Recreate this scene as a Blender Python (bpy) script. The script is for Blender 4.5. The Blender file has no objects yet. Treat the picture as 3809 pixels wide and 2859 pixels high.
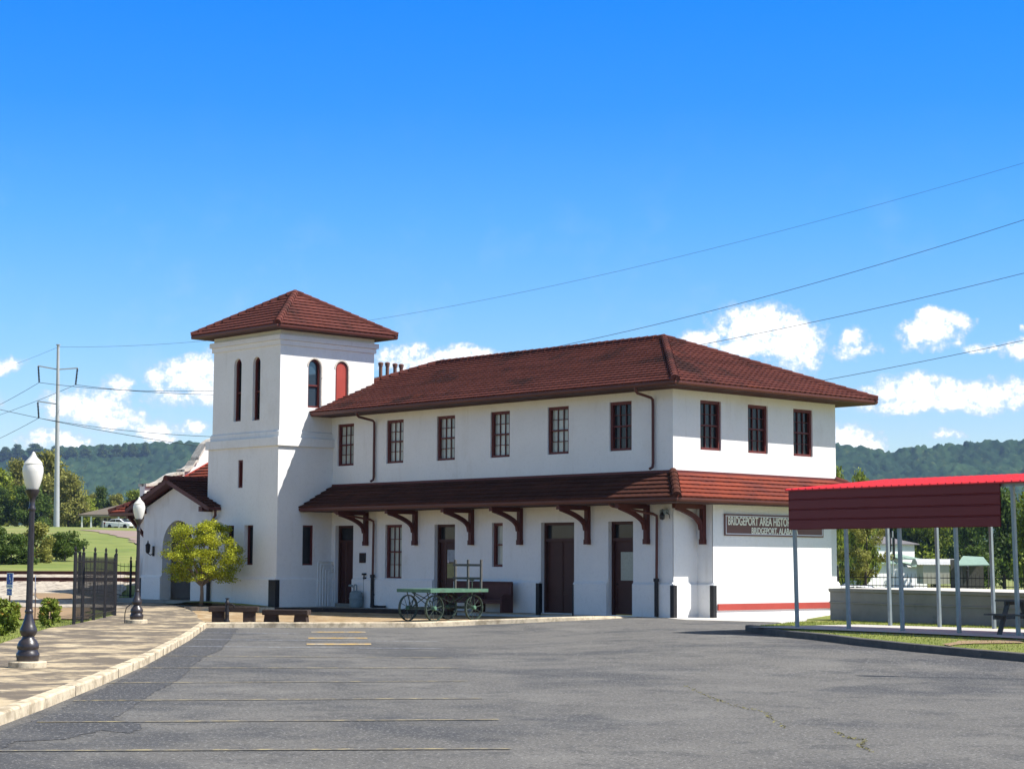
import bpy, bmesh, math, random
import numpy as np
from mathutils import Vector, Matrix
from mathutils.geometry import tessellate_polygon
random.seed(7); rng=np.random.default_rng(7)
sc=bpy.context.scene
# ---------------------------------------------------------------- camera
CAM=np.array([39.28833,-43.41635,1.67826]); YAW,PITCH,ROLL,FPX=0.8213181,0.0942079,0.00495730,6989.131
def basis():
    f=np.array([-math.sin(YAW)*math.cos(PITCH),math.cos(YAW)*math.cos(PITCH),math.sin(PITCH)])
    r=np.array([math.cos(YAW),math.sin(YAW),0.]); u=np.cross(r,f)
    return math.cos(ROLL)*r+math.sin(ROLL)*u, -math.sin(ROLL)*r+math.cos(ROLL)*u, f
CR,CU,CF=basis()
camd=bpy.data.cameras.new('camera'); cam=bpy.data.objects.new('camera',camd); sc.collection.objects.link(cam)
M=Matrix(((CR[0],CU[0],-CF[0],CAM[0]),(CR[1],CU[1],-CF[1],CAM[1]),(CR[2],CU[2],-CF[2],CAM[2]),(0,0,0,1)))
cam.matrix_world=M; camd.sensor_width=36; camd.lens=FPX/3809*36; camd.clip_start=.1; camd.clip_end=20000
sc.camera=cam
# ---------------------------------------------------------------- sun, sky, exposure
SUN=Vector((1,.66,1.45)).normalized(); EL=math.asin(SUN.z); ROT=math.atan2(SUN.x,SUN.y)
sl=bpy.data.lights.new('sun','SUN'); sl.energy=4.9; sl.angle=math.radians(.5); sl.color=(1,.965,.91)
so=bpy.data.objects.new('sun',sl); sc.collection.objects.link(so); so.rotation_euler=SUN.to_track_quat('Z','Y').to_euler()
sc.view_settings.view_transform='Standard'; sc.view_settings.look='None'; sc.view_settings.gamma=1
sc.view_settings.exposure=.72
W=bpy.data.worlds.new('World'); sc.world=W; W.use_nodes=True
nt=W.node_tree; N=nt.nodes; L=nt.links
bg=N['Background']; bg.inputs[1].default_value=.085
sky=N.new('ShaderNodeTexSky'); sky.sky_type='NISHITA'; sky.sun_disc=False; sky.sun_elevation=EL; sky.sun_rotation=ROT
sky.air_density=1.0; sky.dust_density=.25; sky.ozone_density=3.0
def mth(op,a,b=None,c=None,tree=None,clamp=False):
    n=(tree or nt).nodes.new('ShaderNodeMath'); n.operation=op; n.use_clamp=clamp
    for i,v in enumerate((a,b,c)):
        if v is None: continue
        if isinstance(v,(int,float)): n.inputs[i].default_value=v
        else: (tree or nt).links.new(v,n.inputs[i])
    return n.outputs[0]
tc=N.new('ShaderNodeTexCoord'); sep=N.new('ShaderNodeSeparateXYZ'); L.new(tc.outputs['Generated'],sep.inputs[0])
# u = azimuth from the view heading (+ = right), v = elevation, in radians
fh=(-math.sin(YAW),math.cos(YAW)); rh=(math.cos(YAW),math.sin(YAW))
af=mth('ADD',mth('MULTIPLY',sep.outputs[0],fh[0]),mth('MULTIPLY',sep.outputs[1],fh[1]))
ar=mth('ADD',mth('MULTIPLY',sep.outputs[0],rh[0]),mth('MULTIPLY',sep.outputs[1],rh[1]))
u0=mth('ARCTAN2',ar,af); v0=mth('ARCSINE',sep.outputs[2])
comb=N.new('ShaderNodeCombineXYZ'); L.new(u0,comb.inputs[0]); L.new(v0,comb.inputs[1])
def noise(vec,scale,detail,rough=.55,off=0.):
    n=N.new('ShaderNodeTexNoise'); n.noise_dimensions='3D'; n.inputs['Scale'].default_value=scale
    n.inputs['Detail'].default_value=detail; n.inputs['Roughness'].default_value=rough
    mp=N.new('ShaderNodeMapping'); mp.inputs['Location'].default_value=(off,off*.7,off*1.3); L.new(vec,mp.inputs[0]); L.new(mp.outputs[0],n.inputs['Vector'])
    return n
nA=noise(comb.outputs[0],48,4,.6); nB=noise(comb.outputs[0],38,4,.6,5.); nC=noise(comb.outputs[0],110,6,.62,9.); nD=noise(comb.outputs[0],28,5,.6,13.); nE=noise(comb.outputs[0],330,5,.6,23.)
u=mth('ADD',u0,mth('MULTIPLY',mth('SUBTRACT',nA.outputs[0],.5),.022))
v=mth('ADD',v0,mth('MULTIPLY',mth('SUBTRACT',nB.outputs[0],.5),.014))
CL=[(8,790,40,17,1),(150,868,55,32,1),(205,882,65,36,1),(255,905,52,24,.9),(248,846,27,30,.9),(112,888,25,22,.8),(122,955,66,20,1),
(340,822,34,24,.8),(395,812,48,34,1),(430,798,40,32,1),(455,835,42,44,1),(385,862,70,18,.45),(338,932,40,28,.95),(421,926,32,14,.75),
(862,775,50,22,.7),(905,765,20,16,.8),(1000,768,85,17,1),(945,790,110,26,.8),
(1640,702,88,46,1),(1712,740,62,58,1),(1525,730,50,22,.95),(1600,745,80,24,.75),(1742,782,30,16,.7),
(1848,738,32,27,.9),(1852,757,48,16,.7),(2008,716,60,26,1),(2022,688,34,20,1),(2072,694,32,19,.9),(2015,742,46,14,.6),(2116,755,34,9,.7),(2192,757,36,19,.9),(2212,716,14,8,.7),
(1902,855,60,16,.9),(1962,842,62,30,1),(2060,852,60,26,1),(2140,852,56,27,1),(2200,850,60,30,1),(2020,876,150,16,.95),(1842,945,44,30,1),(1868,965,32,30,1),(2048,943,30,9,.85),
(2290,760,60,30,1),(2400,860,120,35,1),(-90,880,80,40,1),(-160,800,60,20,1)]
def uv(px,py):
    dx=(px*1.72197-1904.5)/FPX; dy=-(py*1.72197-1429.5)/FPX
    d=CF+dx*CR+dy*CU; d/=np.linalg.norm(d)
    return math.atan2(d[0]*rh[0]+d[1]*rh[1],d[0]*fh[0]+d[1]*fh[1]), math.asin(d[2])
fld=None
for (px,py,rx,ry,a) in CL:
    cu,cv=uv(px,py); k=1.72197/FPX
    eu=mth('MULTIPLY',mth('SUBTRACT',u,cu),1/(rx*k*1.24)); ev=mth('MULTIPLY',mth('SUBTRACT',v,cv),1/(ry*k*1.26))
    q=mth('ADD',mth('MULTIPLY',eu,eu),mth('MULTIPLY',ev,ev))
    g=mth('MULTIPLY',mth('SUBTRACT',1.,q),a)
    fld=g if fld is None else mth('MAXIMUM',fld,g)
fld=mth('MAXIMUM',fld,-.6)
fl2=mth('ADD',mth('ADD',fld,mth('MULTIPLY',mth('SUBTRACT',nC.outputs[0],.5),2.3)),mth('MULTIPLY',mth('SUBTRACT',nE.outputs[0],.5),1.3))
def ss(x,a,b,tree=None):
    n=(tree or nt).nodes.new('ShaderNodeMapRange'); n.interpolation_type='SMOOTHSTEP'; n.inputs[1].default_value=a; n.inputs[2].default_value=b
    (tree or nt).links.new(x,n.inputs[0]); return n.outputs[0]
mask=mth('MULTIPLY',ss(fl2,-.30,.98),ss(fld,-.55,-.1))
wisp=mth('MULTIPLY',mth('MULTIPLY',ss(nD.outputs[0],.5,.8),.28),ss(v0,.26,.02))
mask=mth('MAXIMUM',mask,wisp)
ramp=N.new('ShaderNodeValToRGB'); cr=ramp.color_ramp
L.new(mth('MULTIPLY',v0,1/.6),ramp.inputs[0])
STOPS=[(0,(1.35,1.20,1.05)),(.10,(.98,1.08,1.18)),(.2,(.63,.99,1.34)),(.30,(.34,.90,1.46)),(.40,(.12,.77,1.55)),(.5,(.03,.73,1.68)),(.8,(1.4,1.15,.85)),(1,(1.5,1.2,.85))]
cr.elements[0].position=0; cr.elements[1].position=1
for p,c in STOPS[1:-1]: cr.elements.new(p)
for e,(p,c) in zip(cr.elements,STOPS): e.color=(c[0]/1.8,c[1]/1.8,c[2]/1.8,1)
mul=N.new('ShaderNodeMix'); mul.data_type='RGBA'; mul.blend_type='MULTIPLY'; mul.inputs[0].default_value=1
L.new(sky.outputs[0],mul.inputs[6]); L.new(ramp.outputs[0],mul.inputs[7])
vm=N.new('ShaderNodeVectorMath'); vm.operation='SCALE'; vm.inputs[3].default_value=1.8; L.new(mul.outputs[2],vm.inputs[0])
cc=N.new('ShaderNodeMix'); cc.data_type='RGBA'; cc.inputs[6].default_value=(5.2,6.0,7.0,1); cc.inputs[7].default_value=(10.6,10.6,10.6,1)
L.new(ss(fl2,.15,1.0),cc.inputs[0])
mx=N.new('ShaderNodeMix'); mx.data_type='RGBA'; L.new(mask,mx.inputs[0]); L.new(vm.outputs[0],mx.inputs[6]); L.new(cc.outputs[2],mx.inputs[7])
L.new(mx.outputs[2],bg.inputs[0])
# ---------------------------------------------------------------- helpers
C=sc.collection
def ray(px,py):
    return CF+CR*((px-1904.5)/FPX)-CU*((py-1429.5)/FPX)
FH=np.array([-math.sin(YAW),math.cos(YAW)]); RH=np.array([math.cos(YAW),math.sin(YAW)])
def at(px,py,z=0.):
    d=ray(px,py); t=(z-CAM[2])/d[2]; return Vector(CAM+t*d)
def atd(px,py,dist):
    d=ray(px,py); t=dist/(d[0]*FH[0]+d[1]*FH[1]); return Vector(CAM+t*d)
def aty(px,py,y):
    d=ray(px,py); return Vector(CAM+(y-CAM[1])/d[1]*d)
def sd(x,y): return (x-CAM[0])*RH[0]+(y-CAM[1])*RH[1],(x-CAM[0])*FH[0]+(y-CAM[1])*FH[1]
def xy(s,d): return CAM[0]+s*RH[0]+d*FH[0], CAM[1]+s*RH[1]+d*FH[1]
def S(x,a,b):
    t=min(1,max(0,(x-a)/(b-a))); return t*t*(3-2*t)
def H(x,y):      # parking lot height
    s,d=sd(x,y); r=math.hypot(x-.5,y+.6)
    h=-.18+.15*S(s,0,5)*S(d,30,42)
    return h*S(r,2.,8.5)-.012*(1-S(r,2,8.5))
def interp(x,P):
    if x<=P[0][0]: return P[0][1]
    for (a,b),(c,d) in zip(P,P[1:]):
        if x<=c: return b+(d-b)*(x-a)/(c-a)
    return P[-1][1]
LT=[(0,-.3),(56,-.3),(62,-.12),(70,-.02),(77,.04),(84,.50),(88,.70),(95,.95),(99,1.12),(150,3.0),(210,4.9),(258,5.95),(300,6.35),(400,9),(800,16),(1700,30),(6000,60)]
RT=[(0,-.3),(72,-.3),(78,-.1),(130,-.3),(260,-1.5),(500,-2),(1700,20),(6000,60)]
def T(x,y):
    s,d=sd(x,y); w=S(s/max(d,1),-.12,.02) if d>0 else 0
    w0=-.222+.030*S(d,79,86); w=S(s/max(d,1),w0,w0+.025) if d>0 else 0
    a=interp(d,LT); b=interp(d,RT)
    if d>95: a+=.35*math.sin(s*.06+d*.02)*S(d,95,160)*S(300,d,d+1) if False else .25*math.sin(s*.07)*S(d,95,160)
    return a*(1-w)+b*w
def hit(px,py,fn,off=0.):
    d=ray(px,py); t=8.; st=.5
    while t<6000:
        p=CAM+t*d
        if p[2]<=fn(p[0],p[1])+off: break
        t+=st; st=max(.5,t*.01)
    a,b=t-st,t
    for _ in range(30):
        m=(a+b)/2; p=CAM+m*d
        if p[2]<=fn(p[0],p[1])+off: b=m
        else: a=m
    return Vector(CAM+b*d)
def onlot(px,py,off=0.): return hit(px,py,H,off)

def mesh(name,V,F,mat=None,parent=None,smooth=False,loc=None):
    me=bpy.data.meshes.new(name); me.from_pydata([tuple(v) for v in V],[],[tuple(f) for f in F]); me.update()
    if mat: me.materials.append(mat)
    if smooth: me.polygons.foreach_set('use_smooth',[True]*len(me.polygons))
    o=bpy.data.objects.new(name,me); C.objects.link(o)
    if parent: o.parent=parent
    if loc is not None: o.location=loc
    return o
class MB:
    def __init__(s): s.V=[]; s.F=[]
    def add(s,V,F):
        b=len(s.V); s.V+= [Vector(v) for v in V]; s.F+=[tuple(b+i for i in f) for f in F]; return s
    def box(s,x0,x1,y0,y1,z0,z1):
        return s.add([(x0,y0,z0),(x1,y0,z0),(x1,y1,z0),(x0,y1,z0),(x0,y0,z1),(x1,y0,z1),(x1,y1,z1),(x0,y1,z1)],
          [(0,3,2,1),(4,5,6,7),(0,1,5,4),(1,2,6,5),(2,3,7,6),(3,0,4,7)])
    def bevbox(s,x0,x1,y0,y1,z0,z1,b=.01):
        bm=bmesh.new(); r=bmesh.ops.create_cube(bm,size=1)
        for v in bm.verts: v.co=Vector(((x0+x1)/2+v.co.x*(x1-x0),(y0+y1)/2+v.co.y*(y1-y0),(z0+z1)/2+v.co.z*(z1-z0)))
        bmesh.ops.bevel(bm,geom=list(bm.edges),offset=b,segments=2,affect='EDGES',profile=.6)
        bm.verts.index_update(); s.add([v.co.copy() for v in bm.verts],[[v.index for v in f.verts] for f in bm.faces]); bm.free(); return s
    def tube(s,pts,r,n=8,caps=True):
        pts=[Vector(p) for p in pts]; rs=r if isinstance(r,(list,tuple)) else [r]*len(pts)
        rings=[]; up=None
        for i,p in enumerate(pts):
            d=(pts[min(i+1,len(pts)-1)]-pts[max(i-1,0)]).normalized()
            if up is None: up=Vector((0,0,1)) if abs(d.z)<.9 else Vector((1,0,0))
            a=d.cross(up).normalized(); up=a.cross(d).normalized()
            rings.append([p+(a*math.cos(2*math.pi*k/n)+up*math.sin(2*math.pi*k/n))*rs[i] for k in range(n)])
        V=[v for R in rings for v in R]; F=[]
        for i in range(len(pts)-1):
            for k in range(n):
                F.append((i*n+k,i*n+(k+1)%n,(i+1)*n+(k+1)%n,(i+1)*n+k))
        if caps: F.append(tuple(range(n))[::-1]); F.append(tuple((len(pts)-1)*n+k for k in range(n)))
        return s.add(V,F)
    def lathe(s,prof,n=20,c=(0,0,0)):
        V=[];F=[]
        for (r,z) in prof:
            for k in range(n):
                a=2*math.pi*k/n; V.append((c[0]+r*math.cos(a),c[1]+r*math.sin(a),c[2]+z))
        for i in range(len(prof)-1):
            for k in range(n): F.append((i*n+k,i*n+(k+1)%n,(i+1)*n+(k+1)%n,(i+1)*n+k))
        F.append(tuple(range(n))[::-1]); F.append(tuple((len(prof)-1)*n+k for k in range(n)))
        return s.add(V,F)
    def beam(s,a,b,w,h,up=(0,0,1)):     # rectangular bar from a to b
        a=Vector(a); b=Vector(b); d=(b-a).normalized(); U=Vector(up)
        if abs(d.dot(U))>.98: U=Vector((0,1,0))
        sd_=d.cross(U).normalized()*w/2; u_=sd_.cross(d).normalized()*h/2
        V=[a-sd_-u_,a+sd_-u_,a+sd_+u_,a-sd_+u_,b-sd_-u_,b+sd_-u_,b+sd_+u_,b-sd_+u_]
        return s.add(V,[(0,1,2,3),(7,6,5,4),(0,4,5,1),(1,5,6,2),(2,6,7,3),(3,7,4,0)])
    def prism(s,poly,ext):               # 3D polygon + extrusion vector
        n=len(poly); e=Vector(ext); P=[Vector(p) for p in poly]
        tri=tessellate_polygon([P]); 
        F=[tuple(t) for t in tri]+[tuple(i+n for i in t[::-1]) for t in tri]+[(i,(i+1)%n,(i+1)%n+n,i+n) for i in range(n)]
        return s.add(P+[p+e for p in P],F)
    def xform(s,m): s.V=[m@v for v in s.V]; return s
    def build(s,name,mat,parent=None,smooth=False,loc=None):
        o=mesh(name,s.V,s.F,mat,parent,smooth,loc)
        bm=bmesh.new(); bm.from_mesh(o.data); bmesh.ops.recalc_face_normals(bm,faces=bm.faces); bm.to_mesh(o.data); bm.free()
        if smooth:
            try: o.data.set_sharp_from_angle(angle=math.radians(40))
            except Exception: pass
        return o
def tag(o,label=None,cat=None,group=None,kind=None):
    if label: o['label']=label
    if cat: o['category']=cat
    if group: o['group']=group
    if kind: o['kind']=kind
    return o
def empty(name,label,cat,loc=(0,0,0),rz=0,group=None):
    o=bpy.data.objects.new(name,None); C.objects.link(o); o.location=loc; o.rotation_euler=(0,0,rz); o.empty_display_size=.3
    return tag(o,label,cat,group)
def copy_tree(o,parent=None):
    c=o.copy(); C.objects.link(c)
    if parent: c.parent=parent
    for ch in KIDS(o): copy_tree(ch,c)
    return c
def KIDS(o): return [q for q in list(C.objects) if q.parent==o]
# ---------------------------------------------------------------- materials
def mat(name,col,rough=.8,var=.0,vs=3.,bump=0.,bs=40.,col2=None,metal=0.,spec=.22,coord='Object',island=0.,trans=None,detail=5,stretch=None):
    m=bpy.data.materials.new(name); m.use_nodes=True; t=m.node_tree; n=t.nodes; l=t.links
    b=n['Principled BSDF']; b.inputs['Roughness'].default_value=rough; b.inputs['Metallic'].default_value=metal
    b.inputs['Specular IOR Level'].default_value=spec; b.inputs['Base Color'].default_value=(*col,1)
    if var>0 or col2 or bump or island:
        tcn=n.new('ShaderNodeTexCoord'); vec=tcn.outputs[coord]
        if stretch:
            mp=n.new('ShaderNodeMapping'); mp.inputs['Scale'].default_value=stretch; l.new(vec,mp.inputs[0]); vec=mp.outputs[0]
    last=None
    if var>0 or col2:
        nz=n.new('ShaderNodeTexNoise'); nz.inputs['Scale'].default_value=vs; nz.inputs['Detail'].default_value=detail; nz.inputs['Roughness'].default_value=.62; l.new(vec,nz.inputs['Vector'])
        c2=col2 or tuple(c*(1-var) for c in col); c1=col if col2 else tuple(min(1,c*(1+var)) for c in col)
        r=n.new('ShaderNodeMapRange'); r.inputs[1].default_value=.3; r.inputs[2].default_value=.7; l.new(nz.outputs[0],r.inputs[0])
        mixn=n.new('ShaderNodeMix'); mixn.data_type='RGBA'; mixn.inputs[6].default_value=(*c2,1); mixn.inputs[7].default_value=(*c1,1); l.new(r.outputs[0],mixn.inputs[0]); last=mixn.outputs[2]
    if island:
        g=n.new('ShaderNodeNewGeometry'); r=n.new('ShaderNodeMapRange'); r.inputs[3].default_value=1-island; r.inputs[4].default_value=1+island; l.new(g.outputs['Random Per Island'],r.inputs[0])
        hs=n.new('ShaderNodeHueSaturation'); l.new(r.outputs[0],hs.inputs['Value'])
        if last: l.new(last,hs.inputs['Color'])
        else: hs.inputs['Color'].default_value=(*col,1)
        last=hs.outputs[0]
    if last: l.new(last,b.inputs['Base Color'])
    if bump:
        nb=n.new('ShaderNodeTexNoise'); nb.inputs['Scale'].default_value=bs; nb.inputs['Detail'].default_value=4; l.new(vec,nb.inputs['Vector'])
        bp_=n.new('ShaderNodeBump'); bp_.inputs['Strength'].default_value=bump; bp_.inputs['Distance'].default_value=.02; l.new(nb.outputs[0],bp_.inputs['Height']); l.new(bp_.outputs[0],b.inputs['Normal'])
    if trans:
        tr=n.new('ShaderNodeBsdfTranslucent'); ms=n.new('ShaderNodeMixShader'); ms.inputs[0].default_value=trans
        if last: l.new(last,tr.inputs[0])
        else: tr.inputs[0].default_value=(*col,1)
        l.new(b.outputs[0],ms.inputs[1]); l.new(tr.outputs[0],ms.inputs[2]); l.new(ms.outputs[0],n['Material Output'].inputs[0])
    return m
def extra(m,fn): fn(m,m.node_tree,m.node_tree.nodes,m.node_tree.links,m.node_tree.nodes['Principled BSDF']); return m
def overlay(m,col,scale,lo,hi,off=0.,stretch=None,kind='NOISE',amt=1.):
    """mix another colour in where a noise is high: stains, pebbles, moss"""
    t=m.node_tree;n=t.nodes;l=t.links;b=n['Principled BSDF']
    tcn=n.new('ShaderNodeTexCoord'); mp=n.new('ShaderNodeMapping'); mp.inputs['Location'].default_value=(off,off*.37,off*.71)
    if stretch: mp.inputs['Scale'].default_value=stretch
    l.new(tcn.outputs['Object'],mp.inputs[0])
    if kind=='NOISE':
        z=n.new('ShaderNodeTexNoise'); z.inputs['Scale'].default_value=scale; z.inputs['Detail'].default_value=6; z.inputs['Roughness'].default_value=.65; o=z.outputs[0]
    else:
        z=n.new('ShaderNodeTexVoronoi'); z.inputs['Scale'].default_value=scale; o=z.outputs['Distance']
    l.new(mp.outputs[0],z.inputs['Vector'])
    r=n.new('ShaderNodeMapRange'); r.interpolation_type='SMOOTHSTEP'; r.inputs[1].default_value=lo; r.inputs[2].default_value=hi; r.inputs[4].default_value=amt; l.new(o,r.inputs[0])
    if kind!='NOISE': r.inputs[3].default_value=amt; r.inputs[4].default_value=0
    x=n.new('ShaderNodeMix'); x.data_type='RGBA'; x.inputs[7].default_value=(*col,1); l.new(r.outputs[0],x.inputs[0])
    src=b.inputs['Base Color']
    if src.is_linked: l.new(src.links[0].from_socket,x.inputs[6])
    else: x.inputs[6].default_value=src.default_value
    l.new(x.outputs[2],src); return m
M_={}
M_['stucco']=mat('white_stucco',(.76,.745,.715),.9,.035,.8,.35,60)
overlay(M_['stucco'],(.54,.49,.41),.55,.55,.80,3.,(1,1,.6),amt=.42); overlay(M_['stucco'],(.50,.46,.39),2.6,.56,.78,13.,(1,1,.12),amt=.30); overlay(M_['stucco'],(.62,.60,.56),9.,.5,.7,6.,amt=.35)
M_['stucco2']=mat('rough_stucco',(.68,.67,.65),.92,.05,1.2,.5,45); overlay(M_['stucco2'],(.40,.36,.31),2.6,.54,.76,13.,(1,1,.12),amt=.4); overlay(M_['stucco2'],(.45,.42,.36),.9,.56,.8,8.,amt=.5)
M_['cap']=mat('weathered_cap',(.60,.56,.50),.92,.1,4,.4,20,col2=(.40,.35,.29)); overlay(M_['cap'],(.10,.09,.08),3.,.55,.68,2.,amt=.9)
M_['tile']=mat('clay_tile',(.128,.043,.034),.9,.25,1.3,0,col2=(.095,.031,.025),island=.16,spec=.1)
M_['tile3']=mat('shade_darkened_clay_tile',(.085,.032,.022),.95,.25,1.3,0,col2=(.05,.022,.017),island=.16,spec=.05); overlay(M_['tile'],(.040,.022,.020),.6,.5,.68,4.,amt=.85); overlay(M_['tile'],(.22,.058,.03),.35,.58,.75,11.,amt=.7)  # tile3: clay tile with the shade of its slopes put into the colour
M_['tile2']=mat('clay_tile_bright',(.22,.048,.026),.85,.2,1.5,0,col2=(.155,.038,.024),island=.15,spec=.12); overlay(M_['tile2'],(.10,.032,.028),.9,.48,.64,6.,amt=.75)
M_['trim']=mat('red_brown_trim',(.085,.022,.017),.5,.15,3,.05,30)
M_['door']=mat('brown_door_paint',(.055,.019,.014),.5,.15,2.,.05,20)
M_['frame']=mat('window_frame_paint',(.11,.026,.022),.5,.12,3)
M_['red']=mat('red_board',(.34,.055,.04),.6,.1,2,.1,30)
M_['gut']=mat('gutter_paint',(.10,.034,.026),.38,.12,1.5)
M_['soffit']=mat('soffit',(.06,.028,.022),.8,.15,3)
M_['black']=mat('black_iron',(.018,.017,.019),.45,.2,6)
M_['lamp']=mat('lamp_post_paint',(.030,.024,.026),.35,.3,8,.1,20,spec=.6)
M_['guard']=mat('black_guard',(.02,.019,.02),.5,.2,5)
M_['pane']=mat('window_pane_blinds',(.50,.52,.47),.2,.25,1.3,0,col2=(.30,.32,.28),spec=.5,island=.22)
M_['paned']=mat('window_pane_dark',(.016,.018,.02),.12,.3,1.3,spec=.3,island=.5)
M_['blueglass']=mat('window_pane_sky',(.03,.05,.07),.03,spec=1)
M_['asphalt']=mat('asphalt',(.165,.156,.142),.9,.0,.35,.6,160,col2=(.122,.116,.108),detail=8)
M_['sealed']=mat('sealed_asphalt',(.080,.079,.081),.85,.0,.5,.5,160,col2=(.062,.062,.066),detail=8)
for k in ('asphalt','sealed'):
    overlay(M_[k],(.066,.067,.072),.30,.47,.62,7.,amt=.8 if k=='asphalt' else .3); overlay(M_[k],(.055,.055,.058),1.5,.52,.66,27.,amt=.5)
    overlay(M_[k],(.20,.19,.172),.5,.50,.70,17.,amt=.6 if k=='asphalt' else .3)
    overlay(M_[k],(.05,.049,.05),28,.53,.63,3.,amt=.8)
    overlay(M_[k],(.34,.33,.31),22,.57,.64,21.,amt=.9)
    overlay(M_[k],(.5,.5,.47),5.5,.03,.055,9.,kind='V',amt=.9)
M_['conc']=mat('worn_concrete',(.52,.42,.27),.9,.0,.9,.3,70,col2=(.40,.31,.20),detail=7)
overlay(M_['conc'],(.115,.095,.075),.9,.40,.54,2.,amt=.9); overlay(M_['conc'],(.12,.10,.08),2.6,.50,.64,5.,amt=.75); overlay(M_['conc'],(.60,.50,.34),1.7,.56,.7,9.,amt=.8)
M_['kerb']=mat('kerb_concrete',(.68,.57,.40),.9,.0,3,.4,60,col2=(.46,.38,.27)); overlay(M_['kerb'],(.22,.17,.11),2.2,.50,.66,3.,amt=.7); overlay(M_['kerb'],(.30,.24,.16),9,.5,.64,13.,amt=.6)
M_['greyconc']=mat('grey_concrete',(.30,.285,.25),.92,.0,1.2,.4,50,col2=(.23,.22,.19)); overlay(M_['greyconc'],(.10,.09,.08),1.4,.56,.75,6.,amt=.7)
M_['darkkerb']=mat('shaded_weathered_kerb',(.13,.12,.11),.95,.0,3,.4,40,col2=(.08,.075,.07)); overlay(M_['darkkerb'],(.35,.30,.22),2.5,.6,.75,4.,amt=.7)  # dark base paints the kerb's shaded side; pale patches are weathering
M_['pad']=mat('pale_concrete_pad',(.55,.52,.47),.9,.08,2,.2,60)
M_['brick']=mat('old_brick_paving',(.42,.29,.15),.9,.0,1.6,.5,50,col2=(.20,.13,.07),island=0); overlay(M_['brick'],(.55,.46,.32),2.3,.50,.66,3.,amt=.85,stretch=(1,1,1)); overlay(M_['brick'],(.10,.11,.04),1.1,.58,.72,6.,amt=.6)
M_['grass']=mat('lawn',(.24,.26,.055),.95,.0,.5,.8,90,col2=(.15,.18,.04),detail=8); overlay(M_['grass'],(.34,.28,.12),.35,.5,.72,4.,amt=.7); overlay(M_['grass'],(.05,.075,.015),9,.5,.65,8.,amt=.5)
M_['hillgrass']=mat('hill_grass',(.23,.25,.065),.95,.0,.05,.5,6,col2=(.16,.20,.045),detail=9); overlay(M_['hillgrass'],(.36,.29,.13),.06,.45,.66,4.,amt=.7); overlay(M_['hillgrass'],(.12,.17,.035),.12,.5,.66,14.,amt=.7); overlay(M_['hillgrass'],(.06,.09,.02),.5,.5,.7,8.,amt=.5)
M_['gravel']=mat('railway_gravel',(.56,.49,.39),.95,.0,3,.9,25,col2=(.36,.31,.25),detail=9); overlay(M_['gravel'],(.15,.12,.10),3.5,.48,.62,3.,amt=.8); overlay(M_['gravel'],(.50,.44,.36),7,.55,.66,5.,amt=.8)
M_['dirt']=mat('bare_earth',(.34,.22,.12),.95,.0,.7,.6,20,col2=(.25,.18,.11),detail=8); overlay(M_['dirt'],(.13,.14,.05),1.,.56,.7,5.,amt=.6)
M_['road']=mat('dusty_road',(.27,.20,.165),.95,.1,.3,.3,10)
M_['rail']=mat('rusty_rail',(.065,.022,.016),.6,.2,3)
M_['sleeper']=mat('sleeper_wood',(.035,.025,.02),.95,.3,3)
M_['bark']=mat('bark',(.17,.13,.10),.95,.2,6,.6,20)
M_['bark2']=mat('dark_bark',(.07,.055,.045),.95,.2,6,.6,20)
M_['white']=mat('white_paint',(.78,.78,.76),.6,.03,1)
M_['globe']=mat('opal_globe',(.82,.79,.72),.25,.02,5,trans=.25)
M_['galv']=mat('galvanised_steel',(.24,.28,.28),.45,.12,6,metal=.35)
M_['galv2']=mat('pole_steel',(.42,.42,.42),.5,.08,1,metal=.3)
M_['shred']=mat('red_metal_roof',(.55,.035,.04),.45,.04,2)
M_['shfas']=mat('maroon_metal_siding',(.165,.024,.024),.45,.05,1.5)
M_['green']=mat('green_cart_paint',(.10,.20,.13),.75,.0,5,.2,30,col2=(.06,.13,.09)); overlay(M_['green'],(.10,.08,.06),4.,.58,.7,2.,amt=.7)
M_['greend']=mat('dark_green_iron',(.045,.065,.05),.6,.3,6,.2,30); overlay(M_['greend'],(.18,.25,.19),7,.55,.7,4.,amt=.6)
M_['stone']=mat('dark_stone_slab',(.055,.038,.032),.95,.0,3,.7,25,col2=(.03,.024,.022)); overlay(M_['stone'],(.26,.2,.15),2.5,.6,.72,4.,amt=.75)
M_['benchwood']=mat('bench_wood',(.075,.026,.022),.6,.2,3,.1,20)
M_['yellow']=mat('worn_yellow_paint',(.38,.31,.16),.85,.1,3); overlay(M_['yellow'],(.12,.115,.11),5,.38,.56,5.,amt=.9)
M_['yblock']=mat('chipped_yellow_paint',(.55,.36,.12),.85,.1,3); overlay(M_['yblock'],(.40,.36,.30),4,.45,.6,5.,amt=.9); overlay(M_['yblock'],(.1,.1,.1),8,.52,.64,2.,amt=.8)
M_['wline']=mat('worn_white_paint',(.42,.46,.52),.85,.1,3); overlay(M_['wline'],(.09,.09,.1),8,.42,.6,5.,amt=.85)
M_['signbrown']=mat('sign_brown',(.16,.085,.07),.6,.04,2)
M_['signlet']=mat('sign_lettering',(.80,.80,.66),.6)
M_['signwhite']=mat('sign_border',(.62,.62,.64),.6)
M_['blue']=mat('sign_blue',(.012,.075,.42),.4)
M_['glasslt']=mat('frosted_door_glass',(.34,.36,.30),.35,.12,14)
M_['roofgrey']=mat('grey_shingle',(.16,.15,.155),.9,.12,2)
M_['roofbrown']=mat('brown_shingle',(.15,.125,.10),.9,.1,1)
M_['tinroof']=mat('pale_tin_roof',(.50,.50,.49),.5,.1,2)
M_['greenroof']=mat('green_tin_roof',(.24,.34,.28),.5,.1,2)
M_['siding']=mat('cream_siding',(.50,.47,.40),.8,.08,2)
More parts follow.
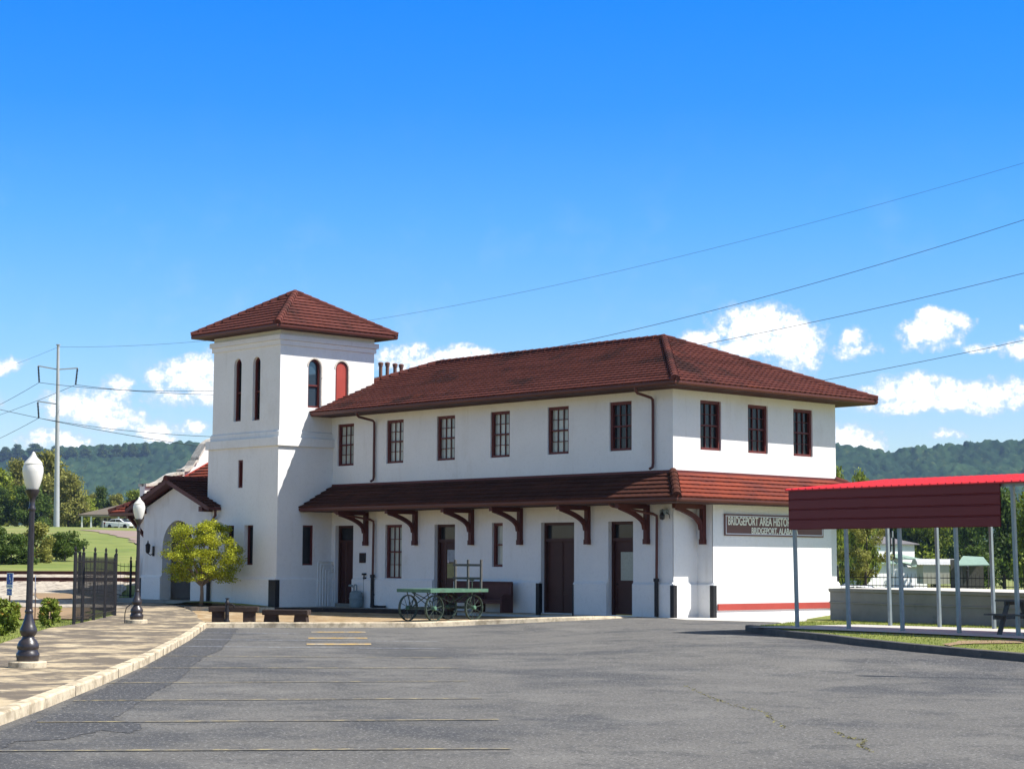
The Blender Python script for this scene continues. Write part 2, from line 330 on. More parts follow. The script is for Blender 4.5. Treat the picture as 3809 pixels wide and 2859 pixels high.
M_['car']=mat('white_car_paint',(.80,.80,.80),.2,spec=.8)
M_['tyre']=mat('tyre_rubber',(.02,.02,.02),.9)
M_['tail']=mat('tail_lamp_red',(.5,.01,.01),.3)
M_['wire']=mat('cable',(.05,.06,.07),.6)
M_['gas']=mat('gas_meter_grey',(.20,.25,.26),.5,.15,4)
M_['oldwood']=mat('weathered_wood',(.10,.095,.085),.9,.2,5,.2,30)
def leafmat(name,c1,c2,isl=.45,tr=.3): return mat(name,c1,.6,.0,.45,0,col2=c2,island=isl,trans=tr,spec=.25,coord='Object')
M_['lf_dark']=leafmat('leaf_dark',(.12,.175,.030),(.06,.10,.020),.6,.45)
M_['lf_mid']=leafmat('leaf_mid',(.30,.35,.035),(.15,.19,.028),.6,.45)
M_['lf_grey']=leafmat('leaf_greyish',(.32,.31,.07),(.20,.20,.05),.6,.45)
M_['lf_yel']=leafmat('leaf_yellow_green',(.47,.47,.030),(.27,.31,.024),.5,.4)
M_['lf_bush']=leafmat('leaf_bush',(.22,.27,.03),(.16,.21,.03),.5,.3)
overlay(M_['lf_bush'],(.48,.17,.05),5,.56,.66,3.,amt=.8)
M_['lf_hill']=mat('forest_canopy',(.042,.078,.028),.98,.0,.012,0,col2=(.014,.031,.018),detail=8,spec=.02)
overlay(M_['lf_hill'],(.012,.030,.014),.055,.50,.62,5.,amt=.9); overlay(M_['lf_hill'],(.085,.105,.035),.12,.56,.68,15.,amt=.6)
# ---------------------------------------------------------------- ground sheets
def grid_ground():
    ds=[0,10,20,30,40,50,54,56,58,60,62,64,66,68,70,73,76,79,82,85,88,90,92,96,102,110,120,135,150,170,190,210,230,258,280,300,340,400,500,650,800,1100,1500,2200,3200,5000]
    ds=[-300,-100,-30]+ds
    ts=np.linspace(-1,1,281)
    V=[];F=[]
    for d in ds:
        for t in ts:
            s=t*(60+abs(d)*.75); x,y=xy(s,d); V.append((x,y,T(x,y)))
    n=len(ts)
    for i in range(len(ds)-1):
        for j in range(n-1): F.append((i*n+j,i*n+j+1,(i+1)*n+j+1,(i+1)*n+j))
    return mesh('ground',V,F,M_['hillgrass'],smooth=True)
tag(grid_ground(),kind='structure')
def fill(poly2,zfn,name,m,step=None,kind='structure',rag=0.,th=0.):
    """polygon in plan, cut on a grid so it follows the height function"""
    bm=bmesh.new(); P=[Vector((p[0],p[1],0)) for p in poly2]
    if rag:
        Q=[]
        for a,b in zip(P,P[1:]+P[:1]):
            k=max(1,int((b-a).length/rag)); nn=Vector((-(b-a).y,(b-a).x,0)).normalized()
            for i in range(k): Q.append(a.lerp(b,i/k)+nn*(random.uniform(-.25,.25)*rag if i else 0))
        P=Q
    vs=[bm.verts.new(p) for p in P]; bm.faces.new(vs); bmesh.ops.triangulate(bm,faces=bm.faces[:])
    if step:
        xs=[p.x for p in P]; ys=[p.y for p in P]
        for ax,lo,hi in ((0,min(xs),max(xs)),(1,min(ys),max(ys))):
            k=lo+step
            while k<hi:
                co=Vector((k,0,0)) if ax==0 else Vector((0,k,0)); no=Vector((1,0,0)) if ax==0 else Vector((0,1,0))
                bmesh.ops.bisect_plane(bm,geom=bm.verts[:]+bm.edges[:]+bm.faces[:],plane_co=co,plane_no=no); k+=step
    for v in bm.verts: v.co.z=zfn(v.co.x,v.co.y)
    bm.normal_update(); bmesh.ops.reverse_faces(bm,faces=[f for f in bm.faces if f.normal.z<0])
    me=bpy.data.meshes.new(name); bm.to_mesh(me); bm.free()
    me.materials.append(m); o=bpy.data.objects.new(name,me); C.objects.link(o); return tag(o,kind=kind)
SX=lambda z:(lambda x,y:z)
def Q(x,y): return (.859*x,2200+.859*y)      # second measuring frame of the photo's lower left
# kerb lines (photo pixels of the kerb foot)
LK=[(-400,2860),(0,2698),(163,2636),(379,2547),(542,2473.5),(705,2381),(767,2334)]
LKw=[onlot(*p) for p in LK]
FK=[(767,2334),(945,2333),(1100,2333.5),(1320,2333),(1547,2331.8),(1767,2323.7),(2000,2313.5),(2138,2307),(2258,2301),(2322,2297.5),(2375,2294.6)]
FKw=[onlot(*p) for p in FK]
fkh=[.145,.145,.145,.145,.145,.145,.13,.11,.08,.05,.012]
IK=[(2772,2345),(2892,2366),(3022,2378),(3194,2400),(3367,2419),(3626,2444),(3809,2460),(4300,2510)]
IKw=[onlot(*p) for p in IK]
lot=[xy(-60,-12),xy(60,-12),xy(60,30)]+[(p.x+.1,p.y) for p in IKw[::-1]]+[(9,1.),(4,3.),(.3,6.),(.3,-.02)]+[(p.x,p.y) for p in FKw[::-1]]+[(p.x,p.y) for p in LKw[::-1]]+[xy(-60,12)]
fill(lot,H,'parking_lot',M_['asphalt'],2.0)
def kerb(name,pts,hs,m,w=.16,side=1,back=.3):
    """kerb: vertical face, rounded arris, flat top; side=+1 puts the body to the left of the run"""
    V=[];F=[];n=len(pts)
    for i,p in enumerate(pts):
        a=pts[max(i-1,0)]; b=pts[min(i+1,n-1)]; d=Vector((b.x-a.x,b.y-a.y,0)).normalized(); nn=Vector((-d.y,d.x,0))*side
        h=hs[i] if isinstance(hs,list) else hs; q=Vector((p.x,p.y,H(p.x,p.y)))
        prof=[(0,-.15),(0,max(.002,h-.025)),(.01,h-.008),(.03,h+.001),(w,h+.004),(w+.01,-.3)]
        for (o,z) in prof: V.append(q+nn*o+Vector((0,0,z)))
    k=6
    for i in range(n-1):
        for j in range(k-1): F.append((i*k+j,(i+1)*k+j,(i+1)*k+j+1,i*k+j+1))
    o=mesh(name,V,F,m); bm=bmesh.new(); bm.from_mesh(o.data); bmesh.ops.recalc_face_normals(bm,faces=bm.faces); bm.to_mesh(o.data); bm.free()
    return tag(o,kind='structure')
def dens(pts,hs=None,k=6):
    P=[];Hh=[]
    for i in range(len(pts)-1):
        for j in range(k):
            t=j/k; P.append(pts[i].lerp(pts[i+1],t)); 
            if hs: Hh.append(hs[i]*(1-t)+hs[i+1]*t)
    P.append(pts[-1]); 
    if hs: Hh.append(hs[-1]); return P,Hh
    return P
kerb('kerb',dens(LKw),.145,M_['kerb'],.17,1)
mj=MB()
for a_0,b_0 in zip(LKw,LKw[1:]):
    L0=(b_0-a_0).length; n0=max(1,int(L0/1.55)); d0_=Vector((b_0.x-a_0.x,b_0.y-a_0.y,0)).normalized(); m0=Vector((-d0_.y,d0_.x,0))
    for i in range(1,n0):
        q=a_0.lerp(b_0,i/n0); z=H(q.x,q.y); mj.beam(q-m0*.004+Vector((0,0,z-q.z)),q-m0*.004+Vector((0,0,z-q.z+.142)),.014,.008,m0); mj.beam(q+m0*.03+Vector((0,0,z-q.z+.1505)),q+m0*.17+Vector((0,0,z-q.z+.1515)),.014,.004)
M_['joint']=mat('joint_dirt',(.12,.10,.08),.95); tag(mj.build('kerb_joints',M_['joint']),kind='structure')
P_,H_=dens(FKw,fkh); kerb('kerb',P_,H_,M_['kerb'],.17,1)
kerb('kerb',dens(IKw),.15,M_['darkkerb'],.16,1)
# walkway on the left (photo points of its far edge)
def zwalk(x,y):
    s,d=sd(x,y); return -.035+.06*S(d,58,68)
zA=lambda x,y:(x*.54217,1850+y*.54217)
Bz=lambda x,y:(250+x*.29385,1950+y*.29385)
Cz=lambda x,y:(x*.22604,2000+y*.22604)
z4=lambda x,y:(650+x*.42174,1700+y*.42174)
z5=lambda x,y:(1100+x*.40687,1750+y*.40687)
z6=lambda x,y:(1900+x*.42172,1700+y*.42172)
z7=lambda x,y:(2500+x*.39158,1750+y*.39158)
zR=lambda x,y:(3000+x*.54223,1600+y*.54223)
Cc=lambda x,y:(3050+x*.34313,1900+y*.34313)
zL3=lambda x,y:(x*.24096,1650+y*.24096)
wl=[hit(*p,zwalk) for p in [(-500,2560),zA(0,1000),zA(160,945),zA(330,895),zA(500,868),zA(640,838),zA(785,803),Bz(610,1100),Bz(600,985)]]
wr=[hit(*p,zwalk) for p in [Bz(1180,992),Bz(1330,1022),Bz(1480,1052),Bz(1590,1098),Bz(1650,1145),Bz(1650,1180),Bz(1500,1246)]]
inner=[]
for i,p in enumerate(LKw):
    a=LKw[max(i-1,0)]; b=LKw[min(i+1,len(LKw)-1)]; d=Vector((b.x-a.x,b.y-a.y,0)).normalized(); nn=Vector((-d.y,d.x,0)); inner.append(p+nn*.165)
fk_in=[]
for i,p in enumerate(FKw):
    a=FKw[max(i-1,0)]; b=FKw[min(i+1,len(FKw)-1)]; d=Vector((b.x-a.x,b.y-a.y,0)).normalized(); nn=Vector((-d.y,d.x,0)); fk_in.append(p+nn*.165)
walk=[(p.x,p.y) for p in inner[:-1]]+[(fk_in[0].x,fk_in[0].y)]+[(p.x,p.y) for p in wr[:6][::-1]]+[(p.x,p.y) for p in wl[::-1]]
fill(walk,zwalk,'walkway',M_['conc'],None)
# platform along the building and brick plaza in front of it
PL=[at(*p,.0) for p in [(685,2254),(850,2256),(1021,2257.5),(1222,2259),(1548,2266),(1800,2272),(2000,2278),(2229,2287.5),(2372,2294)]]
plat=[(p.x,p.y) for p in PL]+[(.2,-.3),(.2,.5),(-22,.5),(-27,-2.2),(PL[0].x-4.,PL[0].y+1.5)]
fill(plat,SX(-.004),'platform',M_['greyconc'])
V=[];F=[]
for i,p in enumerate(PL): V+=[(p.x,p.y,-.003),(p.x,p.y,-.45)]
for i in range(2,len(PL)-1): F.append((2*i,2*i+1,2*i+3,2*i+2))
tag(mesh('kerb',V,F,M_['stone']),kind='structure')  # dark material paints shade onto this stretch; the lit stretch stays pale
tag(mesh('kerb',V[:6],[(0,1,3,2),(2,3,5,4)],M_['kerb']),kind='structure')
def zplaza(x,y):
    s,d=sd(x,y); return -.045-.08*S(s,0,-6)*(1-S(d,56,62))-.11*S(d,55.5,63)*S(s,6,-2)+.03*S(s,2,8)
pz=[(p.x,p.y) for p in fk_in]+[(p.x,p.y-.0) for p in PL[::-1]]+[(p.x-1.3*RH[0],p.y-1.3*RH[1]) for p in wr[1:]]+[(fk_in[0].x-1.2*RH[0],fk_in[0].y-1.2*RH[1])]
V=[];F=[]
for p in wr[1:6]+[fk_in[0]]: V+=[(p.x,p.y,zwalk(p.x,p.y)),(p.x,p.y,-.4)]
for i in range(len(V)//2-1): F.append((2*i,2*i+1,2*i+3,2*i+2))
tag(mesh('kerb',V,F,M_['kerb']),kind='structure')
fill(pz,zplaza,'brick_plaza',M_['brick'],1.0)
# planted bed with the small tree
bed=[(PL[0].x,PL[0].y+.12),(PL[1].x,PL[1].y+.12),(PL[2].x-.2,PL[2].y+.12),(-18.2,-2.6),(-22,-2.6),(-24,-3.3),(PL[0].x-1.6,PL[0].y+.9)]
bc=Vector((-19.9,-3.95))
fill(bed,lambda x,y:.02+.15*math.exp(-((x-bc.x)**2+(y-bc.y)**2)/3.),'planting_bed',M_['grass'],.5)
# apron on the east side, island lawn, pad
ap=[(.1,-.4),(1.6,-1.2),(4.6,-.6),(6.6,-2.6),(IKw[0].x+.05,IKw[0].y+.1),(9,1),(4,7),(.1,8)]
fill(ap,lambda x,y:H(x,y)+.010,'apron',M_['pad'],1.)
isl_in=[]
for i,p in enumerate(IKw):
    a=IKw[max(i-1,0)]; b=IKw[min(i+1,len(IKw)-1)]; d=Vector((b.x-a.x,b.y-a.y,0)).normalized(); nn=Vector((-d.y,d.x,0)); isl_in.append(p+nn*.16)
def zisl(x,y):
    s,d=sd(x,y); w=S(d,42,58); return (H(x,y)+.148)*(1-w)+.02*w
isl=[(p.x,p.y) for p in isl_in]+[xy(60,40),xy(60,64),(10,16),(.7,9),(.7,7.2),(3.6,2.),(5.0,.2)]
fill(isl,zisl,'island_lawn',M_['grass'],1.5)
fill([(9.2,-7.5),(22,-8.8),(22,-4.1),(9.2,-3.0)],lambda x,y:zisl(x,y)+.03,'concrete_pad',M_['pad'],1.5)
bp1=[hit(*p,zisl) for p in [zR(930,1470),zR(1040,1448),zR(1492,1440),zR(1500,1462),zR(1150,1466),zR(980,1482)]]
fill([(p.x,p.y) for p in bp1],lambda x,y:zisl(x,y)+.02,'bare_earth',M_['dirt'],1.5,rag=.4)
# verge on the left of the walkway
def zver(x,y): 
    s,d=sd(x,y); return -.05+.0*d
vg=[(p.x,p.y) for p in wl[:7]]+[xy(-.222*60,60),xy(-.222*68,68),xy(-60,68),xy(-70,20)]
fill(vg,lambda x,y:max(-.05+.01,T(x,y)+.02) if sd(x,y)[1]>57 else -.05,'verge_lawn',M_['grass'],2.5)
def band(name,m,d0,d1,s0,s1,off,rag=1.2,step=3.):
    P=[xy(s0,d0),xy(s1*d0,d0),xy(s1*d1,d1),xy(s0,d1)]
    return fill(P,lambda x,y:max(T(x,y),-.04)+off,name,m,step,rag=rag)
band('bare_earth',M_['dirt'],54.5,70,-60,-.222,.035,1.5)
band('gravel_bed',M_['gravel'],67.5,97.5,-62,-.206,.05,1.0,2.)
e1=[hit(*p,T,.06) for p in [Cz(560,905),Cz(1180,905),Cz(1190,1010),Cz(760,1010),Cz(600,960)]]
fill([(p.x,p.y) for p in e1],lambda x,y:T(x,y)+.065,'bare_earth',M_['dirt'],2.,rag=.8)
rd=[hit(*p,T) for p in [zL3(1180,1331),zL3(1500,1330),zL3(1900,1345),zL3(2300,1352),zL3(2300,1620),zL3(2075,1530),zL3(1900,1450),zL3(1700,1395),zL3(1450,1355)]]
fill([(p.x,p.y) for p in rd],lambda x,y:T(x,y)+.05,'hill_road',M_['road'],6.,rag=3.)
# parking marks
def stripe(p0,p1,w,m,name):
    a=onlot(*p0); b=onlot(*p1); d=Vector((b.x-a.x,b.y-a.y,0)); n=max(2,int(d.length/.8)); nn=Vector((-d.y,d.x,0)).normalized()*w/2
    V=[];F=[]
    for i in range(n+1):
        c=a.lerp(b,i/n)
        for sg in (-1,1):
            q=c+nn*sg; V.append((q.x,q.y,H(q.x,q.y)+.012))
    for i in range(n): F.append((2*i,2*i+2,2*i+3,2*i+1))
    o=mesh(name,V,F,m); 
    if o.data.polygons[0].normal.z<0: o.data.flip_normals()
    return tag(o,kind='structure')
for a,b in [((-150,692),(2212,682)),((160,567),(2160,555)),((318,473),(2090,463)),((463,396),(2025,388)),((582,331),(1985,331)),((683,279),(1960,287))]:
    stripe(Q(*a),Q(*b),.085,M_['yellow'],'parking_line')
for a,b in [((760,237),(1920,248)),((820,207),(1895,217)),((865,178),(1300,183))]:
    stripe(Q(*a),Q(*b),.085,M_['wline'],'parking_line')
for x0,x1,y in [(1348,1583,175.5),(1335,1590,201.5),(1328,1607,228)]:
    stripe(Q(x0,y),Q(x1,y),.62 if y>210 else .5,M_['yblock'],'ramp_marking')
seal=[onlot(*Q(*p)) for p in [(900,158),(1030,160),(1000,200),(960,250),(880,285),(850,310),(770,385),(660,440),(560,510),(480,552),(600,570),(620,590),(560,612),(440,600),(280,640),(60,650),(0,690),(-260,720),(-260,700),(0,604),(200,540),(420,430),(620,335),(830,205)]]
fill([(p.x,p.y) for p in seal],lambda x,y:H(x,y)+.005,'sealed_asphalt',M_['sealed'],2.,rag=.12)
# weeds in the cracks
V=[];F=[]
for seg in ([(750,405),(820,440),(880,462),(960,492),(1090,520),(1120,545),(1180,590)],[(1390,600),(1450,630),(1530,640),(1500,665),(1560,690)]):
    for a,b in zip(seg,seg[1:]):
        for i in range(34):
            t=random.random(); p=onlot(1900+.863*(a[0]+(b[0]-a[0])*t)+random.gauss(0,4),2200+.863*(a[1]+(b[1]-a[1])*t)+random.gauss(0,2.0))
            q=random.uniform(.012,.035); an=random.uniform(0,6.28); k=len(V)
            V+=[(p.x,p.y,p.z+.004),(p.x+q*math.cos(an),p.y+q*math.sin(an),p.z+.006+random.random()*.015),(p.x-q*math.sin(an),p.y+q*math.cos(an),p.z+.01)]; F.append((k,k+1,k+2))
M_['weed']=mat('crack_weed',(.17,.155,.06),.9,island=.4)
tag(mesh('weeds',V,F,M_['weed']),'low yellowish weeds growing along cracks in the parking lot asphalt','weeds',kind='stuff')
# ---------------------------------------------------------------- depot building
depot=empty('station_building','long white stucco two storey railway station with square tower and red tile roofs','building',(0,0,0))
def wallp(name,origin,ux,uz,outer,holes,depth,m,parent,nrm):
    """flat wall with recessed openings; ux, uz = in-plane axes, nrm points outwards"""
    o=Vector(origin); ux=Vector(ux); uz=Vector(uz); nv=Vector(nrm)
    polys=[[Vector((a,b,0)) for a,b in outer]]+[[Vector((a,b,0)) for a,b in h] for h in holes]
    tri=tessellate_polygon(polys); flat=[p for P in polys for p in P]
    mb=MB(); mb.add([o+ux*p.x+uz*p.y for p in flat],[tuple(t) for t in tri])
    for h in holes:
        n=len(h); V=[o+ux*a+uz*b for a,b in h]+[o+ux*a+uz*b-nv*depth for a,b in h]
        mb.add(V,[(i,(i+1)%n,(i+1)%n+n,i+n) for i in range(n)])
    return mb.build(name,m,parent)
def rect(a,b,c,d): return [(a,c),(b,c),(b,d),(a,d)]
def archp(a,b,c,d,n=10):
    r=(b-a)/2; cx=(a+b)/2; return [(a,c),(b,c)]+[(cx+r*math.cos(math.pi*k/n),d-r+r*math.sin(math.pi*k/n)) for k in range(n+1)]
UP=(0,0,1)
# frames: local (a across, z up, depth inwards) mapped to world
class Face:
    def __init__(s,o,ux,n): s.o=Vector(o); s.ux=Vector(ux); s.n=Vector(n)
    def p(s,a,z,dep=0): return s.o+s.ux*a+Vector((0,0,z))-s.n*dep
    def box(s,mb,a0,a1,z0,z1,d0,d1):
        V=[s.p(a0,z0,d0),s.p(a1,z0,d0),s.p(a1,z0,d1),s.p(a0,z0,d1),s.p(a0,z1,d0),s.p(a1,z1,d0),s.p(a1,z1,d1),s.p(a0,z1,d1)]
        return mb.add(V,[(0,3,2,1),(4,5,6,7),(0,1,5,4),(1,2,6,5),(2,3,7,6),(3,0,4,7)])
FS=Face((0,0,0),(1,0,0),(0,-1,0))      # long front
FE=Face((0,0,0),(0,1,0),(1,0,0))       # east end
def window(face,a0,a1,z0,z1,parent,cols=3,rows=2,rec=.11,fw=.09,glass='pane',meet=True,fm='frame'):
    mb=MB(); d0,d1=rec-.05,rec+.06
    face.box(mb,a0,a0+fw,z0,z1,d0,d1); face.box(mb,a1-fw,a1,z0,z1,d0,d1)
    face.box(mb,a0+fw,a1-fw,z1-fw*1.1,z1,d0,d1); face.box(mb,a0+fw,a1-fw,z0,z0+fw*.9,d0-.02,d1)
    w=mb.build('window',M_[fm],parent)
    s=MB(); zm=(z0+z1)/2
    if meet: face.box(s,a0+fw,a1-fw,zm-.025,zm+.03,d0+.03,d1)
    ia,ib=a0+fw,a1-fw; iz0,iz1=z0+fw*.9,z1-fw*1.1
    for k in range(1,cols): c=ia+(ib-ia)*k/cols; face.box(s,c-.011,c+.011,iz0,iz1,d0+.055,d1-.004)
    for lo,hi in ((iz0,zm-.025),(zm+.03,iz1)):
        for k in range(1,rows): c=lo+(hi-lo)*k/rows; face.box(s,ia,ib,c-.011,c+.011,d0+.05,d1-.008)
    s.build('sash',M_[fm],w)
    g=MB(); xs_=[ia-.01]+[ia+(ib-ia)*k/cols for k in range(1,cols)]+[ib+.01]; zs_=[iz0-.01]+[iz0+(zm-iz0)*k/rows for k in range(1,rows)]+[zm]+[zm+(iz1-zm)*k/rows for k in range(1,rows)]+[iz1+.01]
    for p_,q_ in zip(xs_,xs_[1:]):
        for r0_,r1_ in zip(zs_,zs_[1:]):
            t_=random.uniform(-.004,.004); g.add([face.p(p_,r0_,d1-.012+t_),face.p(q_,r0_,d1-.012-t_),face.p(q_,r1_,d1-.012-t_),face.p(p_,r1_,d1-.012+t_)],[(0,1,2,3)])
    g.build('pane',M_[glass],w); return w
UPW=[(-17.0+.0,-16.02),(-14.09,-13.12),(-11.27,-10.29),(-8.44,-7.465),(-5.61,-4.616),(-2.745,-1.77)]
EW=[(1.28,2.288),(3.61,4.618),(5.947,6.97)]
ZB,ZT=5.24,6.815; XL=-20.2
# upper storey
wallp('wall',(0,0,0),(1,0,0),UP,rect(XL,0,3.55,7.16),[rect(a,b,ZB,ZT) for a,b in UPW],.2,M_['stucco'],depot,(0,-1,0))
wallp('wall',(0,0,0),(0,1,0),UP,rect(0,8.22,3.55,7.16),[rect(a,b,ZB,ZT) for a,b in EW],.2,M_['stucco'],depot,(1,0,0))
mb=MB(); mb.add([(0,8.22,0),(XL,8.22,0),(XL,8.22,7.16),(0,8.22,7.16)],[(0,1,2,3)]); mb.build('wall',M_['stucco'],depot); mb=MB(); mb.add([(XL,8.22,0),(XL,0,0),(XL,0,7.16),(XL,8.22,7.16)],[(0,1,2,3)]); mb.build('wall',M_['stucco'],depot)
for i,(a,b) in enumerate(UPW): window(FS,a,b,ZB,ZT,depot,3,2,glass='pane' if i<5 else 'paned')
for a,b in EW: window(FE,a,b,ZB,ZT,depot,3,2,glass='paned')
# lower storey front
DH=[('d1',-17.06,-15.98,.02,3.01),('w1',-14.1,-13.15,1.05,3.01),('d2',-11.35,-10.25,.02,2.99),('w2',-8.33,-7.79,1.52,3.01),('g',-5.91,-4.35,.02,2.99),('d4',-2.8,-1.71,.02,2.99)]
wallp('wall',(0,0,0),(1,0,0),UP,rect(XL,0,-.3,3.55),[rect(a,b,c,d) for _,a,b,c,d in DH],.32,M_['stucco'],depot,(0,-1,0))
def plinth(face,a0,a1,parent,z=1.0,pr=.07,zb=-.3):
    V=[];prof=[(0,z+.08),(pr,z),(pr,zb)]
    mb=MB(); P0=[face.p(a0,zz,-d) for d,zz in prof]; P1=[face.p(a1,zz,-d) for d,zz in prof]
    mb.add(P0+P1,[(0,1,4,3),(1,2,5,4)]); 
    mb.add([P0[0],P0[1],P0[2],face.p(a0,zb,0)],[(0,1,2,3)]); mb.add([P1[0],P1[1],P1[2],face.p(a1,zb,0)],[(0,1,2,3)])
    return mb.build('plinth',M_['stucco'],parent)
for a,b in ((-17.3,-17.08),(-15.96,-11.37),(-10.23,-5.93),(-4.33,-2.82),(-1.69,.07)): plinth(FS,a,b,depot)
BAYX=.65; FB=Face((BAYX,0,0),(0,1,0),(1,0,0)); FR=Face((0,1.11,0),(1,0,0),(0,-1,0))
# east lower: near pier, bay, far pier
mb=MB(); FE.box(mb,0,1.11,-.3,3.55,0,.02); mb.build('wall',M_['stucco'],depot); mb=MB(); FE.box(mb,7.08,8.22,-.3,3.55,0,.02); mb.build('wall',M_['stucco'],depot)
mb=MB(); FB.box(mb,1.11,7.08,-.3,4.0,0,.02); 
mb.add([FR.p(0,-.3),FR.p(BAYX,-.3),FR.p(BAYX,4.0),FR.p(0,4.0)],[(0,1,2,3)]); mb.add([(0,7.08,-.3),(BAYX,7.08,-.3),(BAYX,7.08,4.0),(0,7.08,4.0)],[(0,1,2,3)])
mb.build('wall',M_['stucco'],depot)
plinth(FE,-.07,1.04,depot); plinth(FE,7.15,8.29,depot); plinth(FR,.0,BAYX+.07,depot)
mb=MB(); FB.box(mb,1.3,7.06,.22,.42,-.05,0); mb.build('bumper_rail',M_['red'],depot)
# doors
def door(a0,a1,z1,kind,rec=.2):
    mb=MB(); zt=2.42; fw=.09
    FS.box(mb,a0,a0+fw,0,z1,rec-.05,rec+.08); FS.box(mb,a1-fw,a1,0,z1,rec-.05,rec+.08); FS.box(mb,a0+fw,a1-fw,z1-fw,z1,rec-.05,rec+.08); FS.box(mb,a0+fw,a1-fw,zt-.05,zt+.05,rec-.05,rec+.08)
    fr=mb.build('door_frame',M_['door'],depot)
    g=MB(); FS.box(g,a0+fw,a1-fw,zt+.05,z1-fw,rec+.05,rec+.06); g.build('transom_pane',M_['paned'],fr)
    mb=MB(); ia,ib=a0+fw,a1-fw
    FS.box(mb,ia,ib,.03,zt-.05,rec+.03,rec+.08)
    if kind=='garage':
        n=2; 
        for k in range(n):
            x0=ia+(ib-ia)*k/n+.02; x1=ia+(ib-ia)*(k+1)/n-.02
            for zz0,zz1 in ((.1,.62),(.7,1.2),(1.28,1.78),(1.86,2.3)):
                FS.box(mb,x0,x1,zz0-.03,zz0,rec+.01,rec+.03); FS.box(mb,x0,x1,zz1,zz1+.03,rec+.01,rec+.03); FS.box(mb,x0,x0+.04,zz0,zz1,rec+.01,rec+.03); FS.box(mb,x1-.04,x1,zz0,zz1,rec+.01,rec+.03)
        FS.box(mb,(ia+ib)/2-.012,(ia+ib)/2+.012,.03,zt-.05,rec+.0,rec+.03)
    else:
        FS.box(mb,ia+.06,ib-.06,.2,.26,rec+.01,rec+.03); FS.box(mb,ia+.06,ib-.06,.86,.92,rec+.01,rec+.03)
        FS.box(mb,ia+.06,ia+.1,.26,.86,rec+.01,rec+.03); FS.box(mb,ib-.1,ib-.06,.26,.86,rec+.01,rec+.03)
    d=mb.build('door',M_['door'],depot)
    if kind=='frost':
        g=MB(); FS.box(g,-2.45,-1.83,1.12,2.02,rec+.015,rec+.029); g.build('door_pane',M_['glasslt'],d)
    if kind=='poster':
        g=MB(); FS.box(g,ia+.36,ib-.04,1.1,2.12,rec+.015,rec+.029); g.build('door_pane',M_['paned'],d)
        g=MB(); FS.box(g,ia+.38,ib-.06,1.12,1.62,rec+.004,rec+.012); g.build('notice',mat('yellowed_notice',(.30,.27,.12),.8,.2,12),d)
        g=MB(); FS.box(g,ia+.38,ib-.12,1.68,2.1,rec+.004,rec+.012); g.build('notice',mat('pale_notice',(.32,.34,.36),.8,.2,12),d)
        g=MB(); FS.box(g,ia+.40,ia+.48,1.64,1.74,rec-.002,rec+.002); g.build('notice',mat('white_card',(.6,.5,.5),.8),d)
    if kind!='garage':
        g=MB(); g.tube([FS.p(ia+.09,1.0,rec-.0),FS.p(ia+.09,1.0,rec+.03)],.025,8); g.build('handle',M_['black'],d)
    if kind in('plain','poster'):
        g=MB(); FS.box(g,ia+.30,ia+.312,.05,zt-.06,rec+.005,rec+.03); g.build('door_edge',mat('worn_edge',(.2,.11,.08),.6),d)
door(-17.06,-15.98,3.01,'plain'); door(-11.35,-10.25,2.99,'poster'); door(-5.91,-4.35,2.99,'garage'); door(-2.8,-1.71,2.99,'frost')
mb=MB(); FS.box(mb,-17.0,-16.0,.0,.12,-.04,.19); mb.build('step',M_['greyconc'],depot)
window(FS,-14.1,-13.15,1.05,3.01,depot,3,2,rec=.14); window(FS,-8.33,-7.79,1.52,3.01,depot,1,1,rec=.14)
# guards on the corners
def guard(cx,cy,sx=1,sy=-1,z1=.99,t=.13):
    mb=MB(); mb.box(min(cx,cx-sx*t)-.0,max(cx,cx-sx*t),min(cy,cy+sy*.022),max(cy,cy+sy*.022),-.05,z1); mb.box(min(cx,cx+sx*.022),max(cx,cx+sx*.022),min(cy+sy*.022,cy-sy*t),max(cy+sy*.022,cy-sy*t),-.05,z1)
    mb.build('corner_guard',M_['guard'],depot)
guard(.075,-.075); guard(BAYX+.075,1.035); guard(-5.925,-.075); 
mb=MB(); mb.box(-4.34,-4.30,-.1,.0,-.05,.97); mb.build('corner_guard',M_['guard'],depot)
